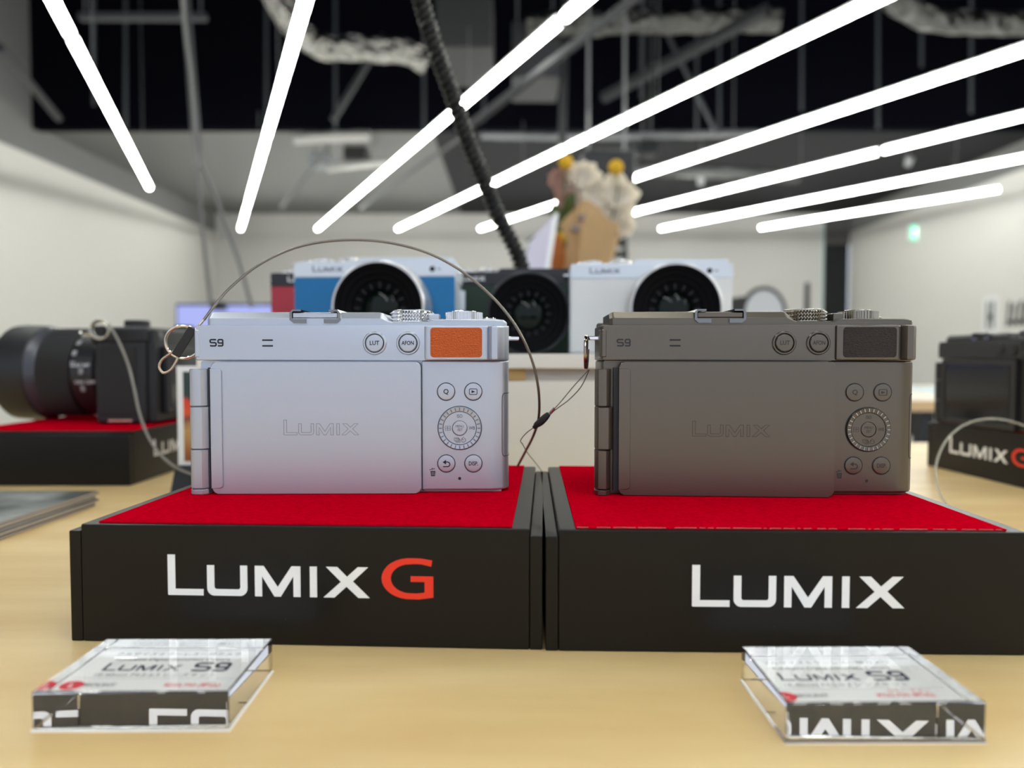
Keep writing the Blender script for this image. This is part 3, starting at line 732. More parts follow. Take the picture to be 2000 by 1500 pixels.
# right camera
t = thing('key_ring', 'steel split ring hanging edge-on from the left lug of the bronze-grey camera', 'ring', (0, 0, 0))
b = BM(); C_ = P(1145, 688, 300); pth = []
for i in range(81):
    a = 2 * pi * i / 40
    pth.append(Vector((C_.x + 0.9 * cos(a) + 1.0 * (i / 80 - 0.5), C_.y + 5.6 * cos(a + 0.2) , C_.z + 6.9 * sin(a + 0.2))))
tube(b, pth, 0.5, 8); mk('ring_wire', b, mat('brown_chrome', (0.42, 0.33, 0.27), 0.15, 1.0), t)
t = thing('security_cable', 'thin wire with black ferrule running from the bronze-grey camera down between the plinths', 'cable', (0, 0, 0))
def wire(name, q, r, m=thin_steel, par=None):
    b = BM(); tube(b, smooth_path([P(*p) for p in q], 10), r, 7); return mk(name, b, m, par)
wire('wire', [(1150, 722, 298), (1120, 755, 300), (1095, 785, 301), (1076, 806, 302)], 0.22, par=t)
wire('wire', [(1151, 722, 298), (1135, 755, 298), (1112, 780, 299), (1092, 795, 300), (1076, 807, 302)], 0.22, par=t)
wire('wire', [(1044, 834, 305), (1028, 846, 308), (1017, 860, 310), (1021, 868, 312), (1030, 884, 325), (1045, 903, 350), (1058, 920, 366)], 0.2, par=t)
b = BM(); tube(b, smooth_path([P(1083, 798, 301), P(1074, 807, 302), P(1070, 811, 302)], 6), 0.75, 8); mk('crimp', b, chrome, t)
b = BM(); pts = smooth_path([P(1072, 808, 302), P(1066, 814, 302), P(1056, 824, 303), P(1048, 830, 304), P(1043, 835, 305)], 6)
tube(b, pts, [1.0 + 0.6 * sin(pi * min(1, i / (len(pts) - 1) * 1.1)) if i < len(pts) - 4 else 0.9 for i in range(len(pts))], 10); mk('ferrule', b, black_rubber, t)
# big camera at left: ring and clear cable
t = thing('security_cable', 'clear coated cable with coiled ring hanging from the large black camera', 'cable', (0, 0, 0))
clear_coat = mat('clear_coating', (0.22, 0.205, 0.18), 0.3, 0, spec=0.6)
b = BM(); C_ = P(196, 644, 568); pth = []
for i in range(121):
    a = 2 * pi * i / 40; pth.append(Vector((C_.x + (7.4 - i * 0.008) * cos(a), C_.y - 1.5 + i * 0.025, C_.z + (7.4 - i * 0.008) * sin(a))))
tube(b, pth, 0.9, 8); mk('coiled_ring', b, mat('ring_steel', (0.62, 0.6, 0.52), 0.25, 0.8), t)
b = BM(); box(b, C_.x - 3, C_.x + 3, C_.y - 3, C_.y + 3, C_.z - 3, C_.z + 3, 0.8, 2); mk('clamp', b, black_rubber, t)
wire('cable_wire', [(212, 632, 568), (232, 668, 560), (250, 712, 552), (262, 760, 545), (273, 810, 535), (292, 858, 520), (318, 893, 505), (350, 916, 495), (400, 935, 490)], 0.95, clear_coat, t)
# clear cable looping before the right plinth
t = thing('security_cable', 'clear coated cable looping in front of the lettered plinth at the right edge', 'cable', (0, 0, 0))
wire('cable_wire', [(2060, 880, 500), (2020, 842, 495), (1975, 823, 490), (1930, 818, 485), (1885, 829, 478), (1850, 858, 470), (1830, 900, 462), (1829, 940, 455), (1842, 975, 448), (1862, 1003, 440)], 0.8, mat('clear_cable', (0.5, 0.48, 0.42), 0.25, 0, alpha=0.45), t)

# ------------------------------------------------------------------ coiled black cable from the ceiling
t = thing('coiled_cable', 'thick black coiled cable dropping from the ceiling behind the green camera', 'cable', (0, 0, 0))
q = [(805, -60, 690), (822, 0, 695), (842, 70, 700), (866, 140, 705), (890, 205, 710), (915, 280, 715), (942, 345, 720), (972, 420, 728), (1003, 480, 735), (1022, 530, 745), (1040, 585, 752), (1048, 640, 758), (1048, 688, 762)]
path = resample(smooth_path([P(*p) for p in q], 20), 0.55)
T_ = [(path[min(i + 1, len(path) - 1)] - path[max(i - 1, 0)]).normalized() for i in range(len(path))]
hel = []; N_ = Vector((0, 1, 0)); s = 0
for i, p in enumerate(path):
    N_ = (N_ - T_[i] * N_.dot(T_[i])).normalized(); B_ = T_[i].cross(N_)
    a = 2 * pi * i * 0.55 / 7.0
    hel.append(p + (N_ * cos(a) + B_ * sin(a)) * 6.0)
b = BM(); tube(b, hel, 2.9, 7); mk('coil', b, mat('coil_plastic', (0.007, 0.007, 0.007), 0.35, spec=0.3), t)
b = BM(); tube(b, path[::12], 5.6, 10); mk('core', b, black_rubber, t)

# ------------------------------------------------------------------ price blocks of clear acrylic with a printed card beneath
def price_block(loc, rz, label, W, D, mirror_price, dark_strip):
    t = thing('acrylic_block', label, 'price tag', loc, rz, 'clear acrylic price blocks')
    b = BM(); box(b, 0, W, 0, D, 0.55, 10.4, 0.35, 2); mk('clear_block', b, glassy, t, smooth=False)
    b = BM(); box(b, -0.3, W + 0.3, -0.3, D + 0.3, 0.0, 0.35); c = mk('printed_card', b, card_white, t, smooth=False)
    FL = Matrix(((1, 0, 0, 0), (0, 0, 1, 0), (0, -1, 0, 0.37), (0, 0, 0, 1)))    # upright plane -> lying flat, reading from the front
    b = BM()
    letters(b, 'フルサイズミラーレス一眼カメラ', 2.3, W * 0.47, 30.6, 0, 0.02, 1.08, FL); letters(b, 'Full-frame Digital mirrorless Camera', 2.3, W * 0.47, 27.0, 0, 0.02, 0.98, FL, bold=0.01)
    letters(b, '18-40mm F4.5-6.3 レンズキット', 2.4, W * 0.46, 16.9, 0, 0.02, 1.05, FL)
    letters(b, 'MOUNT', 2.3, W * 0.22, 10.9, 0, 0.02, 1.05, FL, bold=0.06)
    mk('small_print', b, mat('card_ink', (0.13, 0.13, 0.15), 0.6), c, smooth=False)
    b = BM()
    for s in logo_shapes(): poly(b, [(W * 0.13 + a * 0.0275, 19.6 + z * 0.0300) for a, z in s], -0.01, 0.01, M=FL)
    k = len(b.verts)
    for s in glyph_s9(0.47, W * 0.13 + 25.6, 19.8): strip(b, s, 1.15, -0.01, 0.01)
    b.verts.ensure_lookup_table()
    for v in b.verts[k:]: v.co = FL @ v.co
    mk('product_lettering', b, mat('card_ink_dark', (0.03, 0.03, 0.06), 0.6), c, smooth=False)
    b = BM(); letters(b, '¥222,750 (税込)', 2.4, W * 0.72, 10.9, 0, 0.02, 0.95, FL, bold=0.05)
    if dark_strip: letters(b, 'カラー: チタン', 1.9, W * 0.76, 13.3, 0, 0.02, 0.95, FL)
    mk('price_lettering', b, mat('card_red', (0.72, 0.02, 0.04), 0.6), c, smooth=False)
    b = BM(); poly(b, [(W * 0.075 + 3.1 * cos(2 * pi * i / 24), 10.6 + 2.6 * sin(2 * pi * i / 24)) for i in range(24)], -0.01, 0.01, M=FL); mk('red_spot', b, MATS['card_red'], c, smooth=False)
    b = BM(); letters(b, 'L', 3.4, W * 0.075, 10.6, -0.02, 0.02, 1.0, FL, bold=0.05); mk('spot_letter', b, card_white, c, smooth=False)
    b = BM(); box(b, 1.5, W - 1.5, 14.9, 15.05, 0.36, 0.375); box(b, 1.5, W - 1.5, 33.0, 33.12, 0.36, 0.375); mk('card_line', b, mat('card_grey', (0.3, 0.3, 0.32), 0.6), c, smooth=False)
    if dark_strip:
        b = BM(); box(b, -0.25, W + 0.25, -0.25, 7.6, 0.36, 0.38); mk('card_stripe', b, mat('card_violet', (0.06, 0.045, 0.07), 0.6), c, smooth=False)
    return t
price_block((-122.8, 180.0, TZ), R(0.4), 'clear acrylic price block before the left plinth, with a large red spot', 50.2, 34.5, False, False)
price_block((68.0, 174.3, TZ), R(0.3), 'clear acrylic price block before the right plinth, seen from its left side', 49.6, 34.5, False, True)

# ------------------------------------------------------------------ pile of brochures at the left edge
random.seed(4)
br = mat('brochure_cover', (0.1, 0.12, 0.13), 0.5); speckle(br, (0.03, 0.035, 0.035), (0.27, 0.28, 0.27), 14, 0.42, 0.62)
paper = mat('brochure_paper', (0.42, 0.38, 0.35), 0.6)
order = ['bottom', 'second', 'third', 'fourth', 'fifth', 'sixth', 'top']
for i in range(7):
    dx, dy = random.uniform(-1.6, 0.6), random.uniform(-1.5, 1.5)
    t = thing('brochure', ('topmost brochure with a grey photo cover on the pile at the left edge' if i == 6 else '%s brochure counted from the table in the pile at the left edge' % order[i]), 'brochure', (-372 + dx, 385 + dy, TZ + i * 1.42), R(random.uniform(-0.5, 0.5)), 'brochures piled at the left edge')
    b = BM(); box(b, -105, 105, -74, 74, 0.1, 1.2, 0.15, 1); mk('pages', b, paper, t, smooth=False)
    b = BM(); box(b, -105.2, 105.2, -74.2, 74.2, 1.2, 1.38); mk('cover', b, br, t, smooth=False)

# ------------------------------------------------------------------ framed photo sign behind the silver camera
t = thing('photo_sign', 'small upright photo card with white border on a black foot, left behind the silver camera', 'sign', (0, 0, 0))
p0 = P(344, 905, 505); x0 = p0.x; y0 = p0.y
b = BM(); poly(b, [(y0 - 8, TZ), (y0 + 22, TZ), (y0 + 10, TZ + 19), (y0 + 1, TZ + 19)], x0 - 1, x0 + 28, 'x'); mk('foot', b, black_paint, t)
zt = P(344, 715, 505).z
b = BM(); box(b, x0, x0 + 27, y0 + 3, y0 + 5, TZ + 19, zt, 0.2, 1); mk('photo_card', b, white_print, t)
pic = mat('sunset_photo', (0.5, 0.1, 0.04), 0.3)
nt, bb = nodes(pic); tc = nt.nodes.new('ShaderNodeTexCoord'); sp = nt.nodes.new('ShaderNodeSeparateXYZ'); nz = nt.nodes.new('ShaderNodeTexNoise'); nz.inputs['Scale'].default_value = 60
ad = nt.nodes.new('ShaderNodeMath'); ad.operation = 'MULTIPLY_ADD'; ad.inputs[1].default_value = 0.012
mr = nt.nodes.new('ShaderNodeMapRange'); mr.inputs[1].default_value = (TZ + 20) / 1000; mr.inputs[2].default_value = zt / 1000
cr = nt.nodes.new('ShaderNodeValToRGB'); els = cr.color_ramp.elements
els[0].position = 0.0; els[0].color = (0.12, 0.02, 0.01, 1); els[1].position = 1.0; els[1].color = (0.02, 0.045, 0.04, 1)
for ps, c in ((0.2, (0.35, 0.12, 0.03)), (0.42, (0.55, 0.33, 0.12)), (0.55, (0.2, 0.05, 0.03)), (0.62, (0.8, 0.10, 0.03)), (0.74, (0.75, 0.05, 0.02)), (0.77, (0.02, 0.05, 0.045))):
    e = els.new(ps); e.color = (*c, 1)
nt.links.new(tc.outputs['Object'], sp.inputs[0]); nt.links.new(tc.outputs['Object'], nz.inputs['Vector']); nt.links.new(nz.outputs['Fac'], ad.inputs[0]); nt.links.new(sp.outputs[2], ad.inputs[2])
nt.links.new(ad.outputs[0], mr.inputs[0]); nt.links.new(mr.outputs[0], cr.inputs[0]); nt.links.new(cr.outputs[0], bb.inputs['Base Color'])
b = BM(); box(b, x0 + 4.5, x0 + 24, y0 + 2.8, y0 + 3.1, TZ + 22, zt - 4); mk('printed_photo', b, pic, t)

# ------------------------------------------------------------------ second table, chair, monitor, bouquet, things far behind
t = thing('side_table', 'pale wood-topped table with black legs behind the bronze-grey camera', 'table', (0, 0, 0))
b = BM(); box(b, -1100, 2300, 1580, 2400, TZ - 24, TZ + 1, 2, 1); mk('tabletop', b, mat('pale_tabletop', (0.78, 0.70, 0.58), 0.5), t)
b = BM(); box(b, -1101, 2301, 1576, 1581, TZ - 24, TZ - 1); mk('edge_band', b, birch_edge, t)
for x in (-1060, 935, 2250):
    for y in (1625, 2350):
        b = BM(); box(b, x - 16, x + 16, y - 16, y + 16, 0, TZ - 24); mk('leg', b, black_paint, t)
t = tag(mk('leaflet', box(BM(), 1130, 1330, 1900, 2180, TZ + 1, TZ + 2.0), mat('pale_blue_paper', (0.45, 0.62, 0.72), 0.6)), 'pale blue leaflet lying on the wood-topped side table', 'leaflet')
# chair
c = P(1783, 826, 2750)
t = thing('office_chair', 'black office chair beyond the side table, its backrest right of the bronze-grey camera', 'chair', (c.x, c.y, 0))
hz = c.z
b = BM(); poly(b, rrect(-190, 25, hz - 48, hz + 52, 44, 6), -18, 18, 'y', 8, 2); mk('backrest', b, black_rubber, t)
b = BM(); box(b, -250, 80, 20, 440, hz - 210, hz - 150, 20, 3); mk('seat', b, black_rubber, t)
b = BM(); tube(b, [(-85, 20, hz - 30), (-85, 60, hz - 120), (-85, 120, hz - 190)], 12, 8); mk('back_support', b, black_paint, t)
b = BM(); lathe(b, [(22, 60), (22, hz - 200)], 16, Matrix.Translation((-85, 230, 0))); mk('gas_column', b, mid_steel, t)
for i in range(5):
    a = 2 * pi * i / 5; b = BM(); tube(b, [(-85, 230, 90), (-85 + 290 * cos(a), 230 + 290 * sin(a), 60)], [22, 13], 8)
    lathe(b, [(24, -12), (24, 12)], 14, Matrix.Translation((-85 + 290 * cos(a), 230 + 290 * sin(a), 26)) @ Matrix.Rotation(pi / 2, 4, 'Y')); mk('leg', b, black_paint, t)
# monitor
t = thing('monitor', 'desktop monitor with lavender-blue screen behind the silver camera', 'screen', (0, 0, 0))
a = P(342, 592, 2100); c = P(560, 720, 2100); lift = TZ + 1
b = BM(); box(b, a.x, c.x, a.y, a.y + 30, c.z, a.z, 4, 2); mk('casing', b, mat('blue_grey_casing', (0.04, 0.06, 0.12), 0.4), t)
b = BM(); box(b, a.x + 6, c.x - 6, a.y - 1, a.y + 0.5, c.z + 8, a.z - 8); mk('screen_panel', b, mat('lit_screen', (0.1, 0.1, 0.2), 0.3, emit=((0.36, 0.40, 0.80), 0.75)), t)
b = BM(); box(b, -560 - 60, -560 + 40, a.y + 12, a.y + 40, TZ + 8, c.z + 60); box(b, -560 - 130, -560 + 110, a.y - 60, a.y + 100, TZ + 1, TZ + 12, 3, 2); mk('foot', b, black_paint, t)
cc = P(428, 596, 2080); b = BM(); box(b, cc.x - 20, cc.x + 18, cc.y - 12, cc.y + 16, cc.z - 14, cc.z + 10, 4, 2); mk('webcam', b, black_paint, t)
# bouquet in a vase on the side table
t = thing('bouquet', 'flower bouquet with cream petals, beige wrap and yellow balls behind the white camera', 'bouquet', (0, 0, 0))
D_ = 1700.0
cream = mat('cream_petals', (0.90, 0.84, 0.74), 0.7); pinkish = mat('pink_petals', (0.62, 0.42, 0.36), 0.7); wrap_m = mat('beige_wrap', (0.66, 0.47, 0.25), 0.6)
leafm = mat('leaf_green', (0.08, 0.11, 0.02), 0.5); yell = mat('yellow_ball', (0.62, 0.36, 0.01), 0.7, bump=(300, 1, 0.004))
bc = P(1120, 745, D_); zb = TZ + 1
b = BM(); lathe(b, [(50, zb), (52, zb + 5), (46, zb + 110), (38, zb + 150), (36, zb + 150)], 32, Matrix.Translation((bc.x, bc.y, 0))); mk('vase', b, white_metal, t)
random.seed(11)
def leafy(bm, p, q, wid, bend=Vector((0, -12, 0)), n=10, fold=0.25):
    p, q = Vector(p), Vector(q); d = (q - p); side = d.cross(Vector((0, 1, 0))).normalized(); rows_ = []
    for i in range(n + 1):
        f = i / n; ww = wid * (sin(pi * min(1, f * 0.92 + 0.06)) ** 0.8) / 2; c_ = p + d * f + bend * sin(pi * f)
        rows_.append([bm.verts.new(c_ - side * ww + Vector((0, -fold * ww, 0))), bm.verts.new(c_), bm.verts.new(c_ + side * ww + Vector((0, -fold * ww, 0)))])
    for A_, B_ in zip(rows_, rows_[1:]):
        for k in range(2): bm.faces.new((A_[k], A_[k + 1], B_[k + 1], B_[k]))
    r = bmesh.ops.solidify(bm, geom=[f for rr in rows_ for v in rr for f in v.link_faces][:0] or list({f for rr in rows_ for v in rr for f in v.link_faces}), thickness=0.6)
    return bm
def flower(px, py, rad, m, n=9, d=D_, label=None):
    c_ = P(px, py, d); b = BM()
    for layer in range(2):
        for i in range(n):
            a = 2 * pi * i / n + layer * 0.35 + random.uniform(-.15, .15); k = rad * (1 - 0.3 * layer) * random.uniform(.85, 1.1)
            leafy(b, c_ + Vector((0, -4 * layer, 0)), c_ + Vector((cos(a) * k, -rad * (0.25 + 0.3 * layer), sin(a) * k)), k * 0.85, Vector((0, 8, 0)), 6, 0.3)
    return mk('flower', b, m, t)
for px, py, rad, m in ((1105, 365, 26, pinkish), (1135, 350, 34, cream), (1160, 385, 36, cream), (1205, 385, 38, cream), (1195, 425, 34, cream), (1108, 395, 24, pinkish), (1212, 440, 28, cream), (1092, 350, 20, pinkish), (1095, 440, 22, cream)):
    flower(px, py, rad * 1.35, m)
for px, py in ((1105, 317), (1203, 327)):
    c_ = P(px, py, D_ - 30); b = BM(); bmesh.ops.create_icosphere(b, subdivisions=3, radius=17.5, matrix=Matrix.Translation(c_)); mk('yellow_ball', b, yell, t)
    b = BM(); tube(b, smooth_path([c_, c_ + Vector((0, 15, -90)), Vector((bc.x, bc.y, zb + 130))], 8), 1.6, 6); mk('stem', b, leafm, t)
c_ = P(1093, 465, D_ - 40); b = BM(); bmesh.ops.create_icosphere(b, subdivisions=3, radius=14, matrix=Matrix.Translation(c_)); mk('yellow_ball', b, yell, t)
# wrapping paper: a fluted open cone
b = BM(); n = 60; rings = []
for j in range(9):
    f = j / 8; ring = []
    cc = Vector((bc.x, bc.y, zb + 95)).lerp(P(1150, 425, D_), f)
    for i in range(n):
        a = 2 * pi * i / n; rr = (28 + (80 - 28) * f ** 0.8) * (1 + 0.10 * f * sin(7 * a + 1) + 0.05 * f * sin(13 * a))
        ring.append(b.verts.new(cc + Vector((rr * cos(a), rr * 0.8 * sin(a), 26 * f * sin(3 * a + 0.5) + 30 * f * max(0, sin(a))))))
    rings.append(ring)
for A_, B_ in zip(rings, rings[1:]):
    for i in range(n): b.faces.new((A_[i], A_[(i + 1) % n], B_[(i + 1) % n], B_[i]))
bmesh.ops.solidify(b, geom=list(b.faces), thickness=0.8); mk('wrapping_paper', b, wrap_m, t)
for px, py, w_ in ((1135, 425, 11), (1124, 446, 12)):
    c_ = P(px, py, D_ - 66); b = BM(); bmesh.ops.create_icosphere(b, subdivisions=2, radius=w_ * 0.9, matrix=Matrix.Translation(c_)); mk('flower_bud', b, mat('mauve_bud', (0.22, 0.16, 0.15), 0.7), t)
for (a0, a1, w_) in (((1100, 470), (1078, 395), 30), ((1085, 480), (1028, 470), 26), ((1100, 440), (1122, 375), 26), ((1060, 470), (1023, 500), 16), ((1085, 530), (1098, 440), 34), ((1085, 560), (1090, 480), 30)):
    b = BM(); leafy(b, P(*a0, D_ - 20), P(*a1, D_ - 35), w_, Vector((0, -10, 6))); mk('leaf', b, leafm, t)
b = BM(); leafy(b, P(1088, 545, D_ - 60), P(1090, 455, D_ - 60), 34, Vector((0, -10, 0))); mk('orange_petal', b, mat('orange_petal', (0.45, 0.14, 0.02), 0.6), t)
# card leaning by the bouquet
c1, c2, c3, c4 = P(1088, 414, 1500), P(1068, 560, 1500), P(1008, 560, 1500), P(1035, 470, 1500)
t = thing('greeting_card', 'pale lavender card standing before the bouquet, right of the coiled cable', 'card', (0, 0, 0))
b = BM(); q = [(p.x, p.z) for p in (c1, c2, c3, c4)]; poly(b, q, c1.y, c1.y + 1.6, 'y'); mk('card', b, mat('lavender_card', (0.56, 0.54, 0.66), 0.5), t)
b = BM(); strip(b, [(c1.x - 2, c1.z - 3), (c2.x - 4, c2.z)], 9, c1.y - 0.8, c1.y - 0.1); mk('card_border', b, white_print, t)
b = BM(); poly(b, [(c3.x, c3.z + 2), (c2.x, c3.z + 2), (c2.x - 12, TZ), (c3.x + 22, TZ)], c1.y + 1.8, c1.y + 14, 'y'); mk('card_holder', b, black_paint, t)
t['label'] = 'pale lavender card on a black holder standing before the bouquet, right of the coiled cable'
# make its holder rest on the riser-side stool
t = tag(mk('black_stool', lathe(BM(), [(120, 0), (120, 20), (30, 40), (30, TZ - 40), (130, TZ - 30), (130, TZ - 0.5), (0, TZ - 0.5)], 32, Matrix.Translation((c2.x - 20, 1440 + 0, 0))), black_paint), 'black pedestal under the lavender card, behind the green camera', 'pedestal')
t.location.y = 0
# video lamp on a stand
sx = P(1221, 470, 2900)
t = thing('studio_lamp', 'small black video lamp on a thin stand, right of the bouquet', 'lamp', (sx.x, sx.y, 0))
top = P(1221, 440, 2900).z
b = BM(); tube(b, [(0, 0, 60), (0, 0, top + 20)], 9, 10); mk('pole', b, black_paint, t)
for i in range(3):
    a = 2 * pi * i / 3 + 0.4; b = BM(); tube(b, [(0, 0, 330), (280 * cos(a), 280 * sin(a), 8)], 7, 8); mk('leg', b, black_paint, t)
b = BM(); box(b, -75, 0, -30, 30, top - 85, top - 5, 8, 2, Matrix.Identity(4)); mk('lamp_head', b, black_paint, t)
b = BM(); box(b, -50, 10, -15, 15, top - 130, top - 105, 4, 2); mk('bracket', b, black_paint, t)
# round softbox behind the white camera
c_ = P(1492, 612, 3000)
t = thing('reflector_disc', 'round light-grey reflector with black rim standing behind the white camera', 'reflector', (c_.x, c_.y, 0), R(18))
Mz = Matrix.Translation((0, 0, c_.z)) @ Matrix(((1, 0, 0, 0), (0, 0, 1, 0), (0, 1, 0, 0), (0, 0, 0, 1)))
b = BM(); lathe(b, [(97, -3), (97, 3)], 48, Mz); mk('fabric', b, mat('reflector_grey', (0.46, 0.47, 0.50), 0.6), t)
b = BM(); lathe(b, [(97, -6), (112, -6), (112, 6), (97, 6)], 48, Mz, close=True); mk('rim', b, black_rubber, t)
b = BM(); box(b, -112, -60, 4, 100, c_.z - 90, c_.z + 70, 16, 3); mk('lamp_housing', b, black_rubber, t)
b = BM(); tube(b, [(0, 12, 60), (0, 12, c_.z - 108)], 9, 10); mk('pole', b, black_paint, t)
for i in range(3):
    a = 2 * pi * i / 3; b = BM(); tube(b, [(0, 12, 330), (260 * cos(a), 12 + 260 * sin(a), 8)], 7, 8); mk('leg', b, black_paint, t)
# a dark pole near the doorway
c_ = P(1578, 552, 7000)
t = tag(mk('floor_sign_pole', poly(BM(), [(c_.x - 26, 0), (c_.x + 26, 0), (c_.x + 20, c_.z), (c_.x - 20, c_.z)], c_.y, c_.y + 30, 'y'), dark_steel), 'narrow dark upright sign post against the white wall left of the doorway', 'post')
# green emergency exit sign sticking out of the right wall
c_ = P(1787, 455, 8300)
t = thing('exit_sign', 'small lit green emergency exit sign high on the right wall', 'sign', (c_.x, c_.y, 0))
b = BM(); box(b, -75, 75, -18, 18, c_.z - 95, c_.z + 95, 4, 1); box(b, 70, XR - c_.x + 2, -10, 10, c_.z - 12, c_.z + 12); mk('housing', b, white_metal, t)
b = BM(); box(b, -64, 64, -21, -17, c_.z - 84, c_.z + 84); mk('panel', b, mat('green_sign_light', (0.1, 0.5, 0.35), 0.4, emit=((0.12, 0.72, 0.45), 1.0)), t)
b = BM(); poly(b, circ(8, c_.z + 48, 14, 16), -23, -21)
for q in ([(8, c_.z + 32), (-8, c_.z - 10), (20, c_.z - 40), (12, c_.z - 68)], [(-8, c_.z - 10), (-34, c_.z - 36), (-50, c_.z - 30)], [(6, c_.z + 24), (36, c_.z + 10)], [(6, c_.z + 24), (-26, c_.z + 22), (-36, c_.z)]):
    strip(b, q, 15, -23, -21)
mk('running_figure', b, mat('sign_white', (0.9, 0.95, 0.92), 0.4, emit=((0.8, 1, 0.9), 0.9)), t)
# lettering panels on the right wall
for (xa, xb, ya, yb, nm, lab, words) in ((1917, 1948, 578, 650, 'wall_graphic', 'tall narrow grey graphic on the right wall above the black camera', 'H'), (1958, 2010, 585, 640, 'wall_graphic', 'wider dark lettering on the right wall at the right edge of the picture', 'AA')):
    ta = XR / ((xa - 1000) / 1400); tb = XR / ((xb - 1000) / 1400)
    tm = (ta + tb) / 2; y_far, y_near = ta, tb
    zt_ = P(xa, ya, tm).z; zb_ = P(xa, yb, tm).z
    t = thing(nm, lab, 'wall graphic', (XR, (y_far + y_near) / 2, (zt_ + zb_) / 2), -pi / 2)
    wd = (y_far - y_near) / 2; hg = (zt_ - zb_) / 2
    if words == 'H':
        b = BM(); box(b, -wd, wd, -3, 0, -hg, hg); mk('panel', b, mat('pale_panel', (0.62, 0.62, 0.61), 0.6), t)
        b = BM(); box(b, -wd * .5, -wd * .15, -5, -3, -hg * .8, hg * .7); box(b, wd * .15, wd * .5, -5, -3, -hg * .8, hg * .7); box(b, -wd * .3, wd * .3, -5, -3, -hg * .3, 0); mk('lettering', b, mat('soft_black_print', (0.12, 0.12, 0.12), 0.6), t)
    else:
        b = BM()
        for i, x in enumerate((-0.8, -0.38, 0.1, 0.5)):
            poly(b, [(wd * x, -hg * .9), (wd * (x + .16), -hg * .9), (wd * (x + .34), hg * (.9 - .2 * (i % 2))), (wd * (x + .1), hg * (.9 - .2 * (i % 2)))], -4, 0, 'y')
        box(b, -wd * .8, wd * .9, -5, -1, -hg * .75, -hg * .45); mk('lettering', b, mat('black_wall_print', (0.03, 0.03, 0.03), 0.6), t)

# ------------------------------------------------------------------ ceiling services
def rod_thing(px, y0, y1, tt, label, r=11, m=mid_steel, px2=None):
    a_, c_ = P(px, y0, tt), P(px2 or px, y1, tt)
    o = tag(mk('hanger_rod', tube(BM(), [a_, c_], r, 8), m), label, 'rod', 'steel hanger rods in the black ceiling void')
    return o
rods = [(183, 0, 205, 'hanger rod right beside the leftmost tube row, in the black void'), (245, 30, 250, 'hanger rod third from the left wall in the black void'), (520, 60, 250, 'hanger rod left of the second tube row'),
        (655, 120, 250, 'hanger rod below the silver duct bend'), (828, 130, 250, 'hanger rod just left of the coiled cable'), (945, 20, 235, 'hanger rod right of the coiled cable'), (1252, 70, 190, 'hanger rod between the third and fourth tube rows'),
        (1361, 60, 260, 'hanger rod under the long duct, near the diagonal brace'), (1405, 150, 260, 'hanger rod at the foot of the diagonal brace'), (1566, 90, 215, 'hanger rod in the middle of the right black void'), (1715, 110, 250, 'hanger rod left of the right duct bend'), (1800, 40, 130, 'hanger rod below the right duct bend'), (1897, 60, 220, 'rightmost hanger rod in the black void')]
for i, (px, ya, yb, lab) in enumerate(rods):
    rod_thing(px, -60 if i < 40 else ya, yb, 5600, lab, 13, mat('rod_grey', (0.05, 0.052, 0.06), 0.5))
def brace(a_, c_, label, w_=26, m=dark_steel, tt=5300, tt2=None, nm='brace'):
    p0, p1 = P(*a_, tt), P(*c_, tt2 or tt)
    return tag(mk(nm, tube(BM(), [p0, p1], w_, 6), m), label, 'brace', 'slanting braces and pipes under the ceiling')
grey_b = mat('brace_grey', (0.03, 0.03, 0.033), 0.6)
brace((1300, 60), (1400, 262), 'thin diagonal brace running down to the fourth tube row', 17, mat('rod_grey', (0.05, 0.052, 0.06)), 5500)
brace((750, 70), (650, 235), 'dark diagonal bar under the silver duct bend', 26, grey_b)
brace((358, -60), (388, 330), 'grey twisted pipe dropping left of the second tube row', 30, mat('pipe_grey', (0.06, 0.06, 0.065), 0.6), 4600)
brace((0, 92), (115, 232), 'dark bar slanting along the upper left wall', 26, dark_steel, 4000, 5400)
brace((1260, -20), (900, 260), 'long dark bar between the third and fourth tube rows', 22, grey_b, 2800, 3200)
brace((640, 290), (550, 408), 'thin dark leg under the grey ceiling box', 17, mat('leg_grey', (0.10, 0.10, 0.10)), 6050, 6500)
brace((900, 268), (705, 408), 'dark bar slanting behind the third tube row', 17, mat('leg_grey', (0.10, 0.10, 0.10)), 6050, 7000)
brace((1500, 20), (1180, 190), 'thick dark pipe along the fourth tube row', 48, dark_steel, 4300, 5400)
brace((1105, -40), (1098, 290), 'grey drop pipe above the left yellow ball', 30, grey_b, 5200)
# hanging cords in front of the left wall
for (q, lab) in (([(345, -900, 1500), (352, -400, 1500), (356, -20, 1500), (372, 150, 1500), (385, 330, 1500), (398, 470, 1500), (412, 600, 1500)], 'grey cord hanging left of the second tube row down to the monitor'), ([(394, 322, 1470), (406, 350, 1470), (430, 410, 1480), (465, 505, 1480), (492, 600, 1480)], 'second grey cord slanting to the right above the monitor')):
    b = BM(); tube(b, smooth_path([P(*p) for p in q], 8), 4.2, 8)
    tag(mk('hanging_cable', b, mat('cord_grey', (0.12, 0.118, 0.115), 0.5)), lab, 'cord')
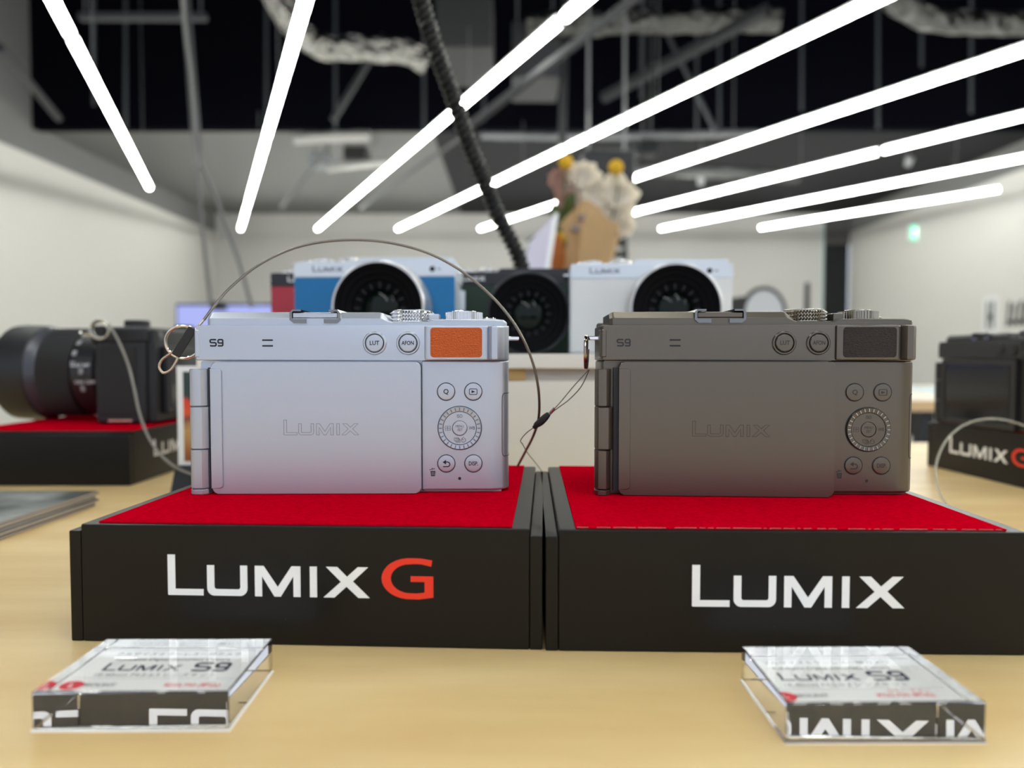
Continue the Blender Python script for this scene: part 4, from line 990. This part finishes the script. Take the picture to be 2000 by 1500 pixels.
# ducts
def duct(q, r, label, m=foil, flat=1.0, seed=0):
    random.seed(seed); pts = resample(smooth_path([P(*p) for p in q], 14), 40)
    ph = [random.uniform(0, 6) for _ in range(6)]
    b = BM(); tube(b, pts, r, 20, rfun=lambda s, a, f: r * (1 + 0.05 * sin(s / 28 + ph[0]) + 0.06 * sin(3 * a + s / 90 + ph[1]) + 0.05 * sin(5 * a - s / 60 + ph[2])))
    return tag(mk('air_duct', b, m, angle=50), label, 'duct', 'silver foil air ducts under the ceiling')
duct([(490, -90, 4400), (540, 0, 4500), (585, 62, 4700), (640, 92, 4800), (720, 95, 4800), (790, 98, 4800), (835, 122, 4850)], 82, 'crinkled silver duct bending between the second tube row and the coiled cable', seed=3)
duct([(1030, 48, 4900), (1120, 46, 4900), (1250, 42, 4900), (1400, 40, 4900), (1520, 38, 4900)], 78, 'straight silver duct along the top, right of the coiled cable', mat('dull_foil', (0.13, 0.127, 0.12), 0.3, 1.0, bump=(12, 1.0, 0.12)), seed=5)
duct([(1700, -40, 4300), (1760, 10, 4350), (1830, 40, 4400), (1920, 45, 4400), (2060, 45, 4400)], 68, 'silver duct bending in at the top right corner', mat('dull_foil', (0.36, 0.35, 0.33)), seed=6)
duct([(575, 272, 6000), (640, 268, 6000), (715, 266, 6000), (722, 266, 6000)], 44, 'small pale duct end under the grey ceiling, left of the coiled cable', mat('pale_duct', (0.42, 0.41, 0.39), 0.5, 0.3), seed=7)
duct([(640, 330, 6200), (700, 322, 6200), (760, 318, 6200)], 30, 'short pale pipe below the small duct end', mat('pale_duct', (0.42, 0.41, 0.39)), seed=8)
duct([(940, 264, 6000), (1080, 267, 6000), (1300, 264, 6000), (1480, 260, 6000)], 30, 'long grey pipe along the edge of the dark ceiling', mat('grey_pipe', (0.20, 0.20, 0.21), 0.5, 0.3), seed=9)
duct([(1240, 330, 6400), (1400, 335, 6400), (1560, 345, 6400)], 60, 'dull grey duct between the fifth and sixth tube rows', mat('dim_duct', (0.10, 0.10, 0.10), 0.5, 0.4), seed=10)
def ceiling_box(px0, px1, py0, py1, tt, dep, m, label, cat='ceiling unit', nm='ceiling_unit'):
    a_, c_ = P(px0, py0, tt), P(px1, py1, tt)
    t = thing(nm, label, cat, (0, 0, 0))
    b = BM(); box(b, a_.x, c_.x, a_.y, a_.y + dep, c_.z, a_.z, 12, 2); mk('casing', b, m, t)
    for x in (a_.x + 40, c_.x - 40):
        b = BM(); tube(b, [(x, a_.y + dep / 2, a_.z - 5), (x, a_.y + dep / 2, Z_HIGH if a_.y < Y_STEP else Z_LOW + 35)], 8, 6); mk('hanger', b, mid_steel, t)
    return t
ceiling_box(1000, 1095, 40, 150, 5000, 500, mat('grey_unit', (0.035, 0.035, 0.038), 0.6), 'dark grey ceiling unit right of the coiled cable, at the top')
ceiling_box(850, 960, -60, 90, 4000, 600, mat('dark_unit', (0.018, 0.018, 0.018), 0.6), 'black ceiling unit behind the top of the coiled cable')
ceiling_box(150, 400, 22, 36, 5000, 60, mat('tray_grey', (0.06, 0.06, 0.065), 0.6), 'narrow cable tray crossing at the top left', 'cable tray', 'cable_tray')
ceiling_box(1138, 1242, 292, 352, 3600, 240, mat('black_speaker', (0.008, 0.008, 0.01), 0.5), 'black box speaker hanging above the flower bouquet', 'speaker', 'hanging_speaker')
ceiling_box(1250, 1285, 274, 300, 5900, 200, mat('black_speaker', (0.008, 0.008, 0.01)), 'small black box on the grey ceiling pipe')
ceiling_box(600, 645, 298, 322, 6320, 200, mat('grey_unit2', (0.20, 0.21, 0.22), 0.6), 'small grey ceiling box beside the pale duct end')
ceiling_box(670, 715, 284, 312, 6420, 200, mat('black_unit', (0.02, 0.02, 0.02), 0.6), 'small dark ceiling box under the pale duct end')
for i, (px, py, lab) in enumerate(((1775, 316, 'spot lamp above the lowest tube rows on the right'), (1369, 352, 'spot lamp between the fifth and sixth tube rows'))):
    c_ = P(px, py, 6600); t = thing('spot_lamp', lab, 'light', tuple(c_), 0, 'small grey ceiling spots')
    b = BM(); lathe(b, [(26, -40), (38, 40), (30, 44), (0, 44)], 20, Matrix.Rotation(0.5, 4, 'X')); mk('lamp_head', b, mat('spot_grey', (0.3, 0.3, 0.31), 0.4), t)
    b = BM(); tube(b, [(0, 0, 30), (0, 0, Z_LOW + 35 - c_.z)], 7, 8); mk('stem', b, mid_steel, t)
bpy.context.view_layer.update()
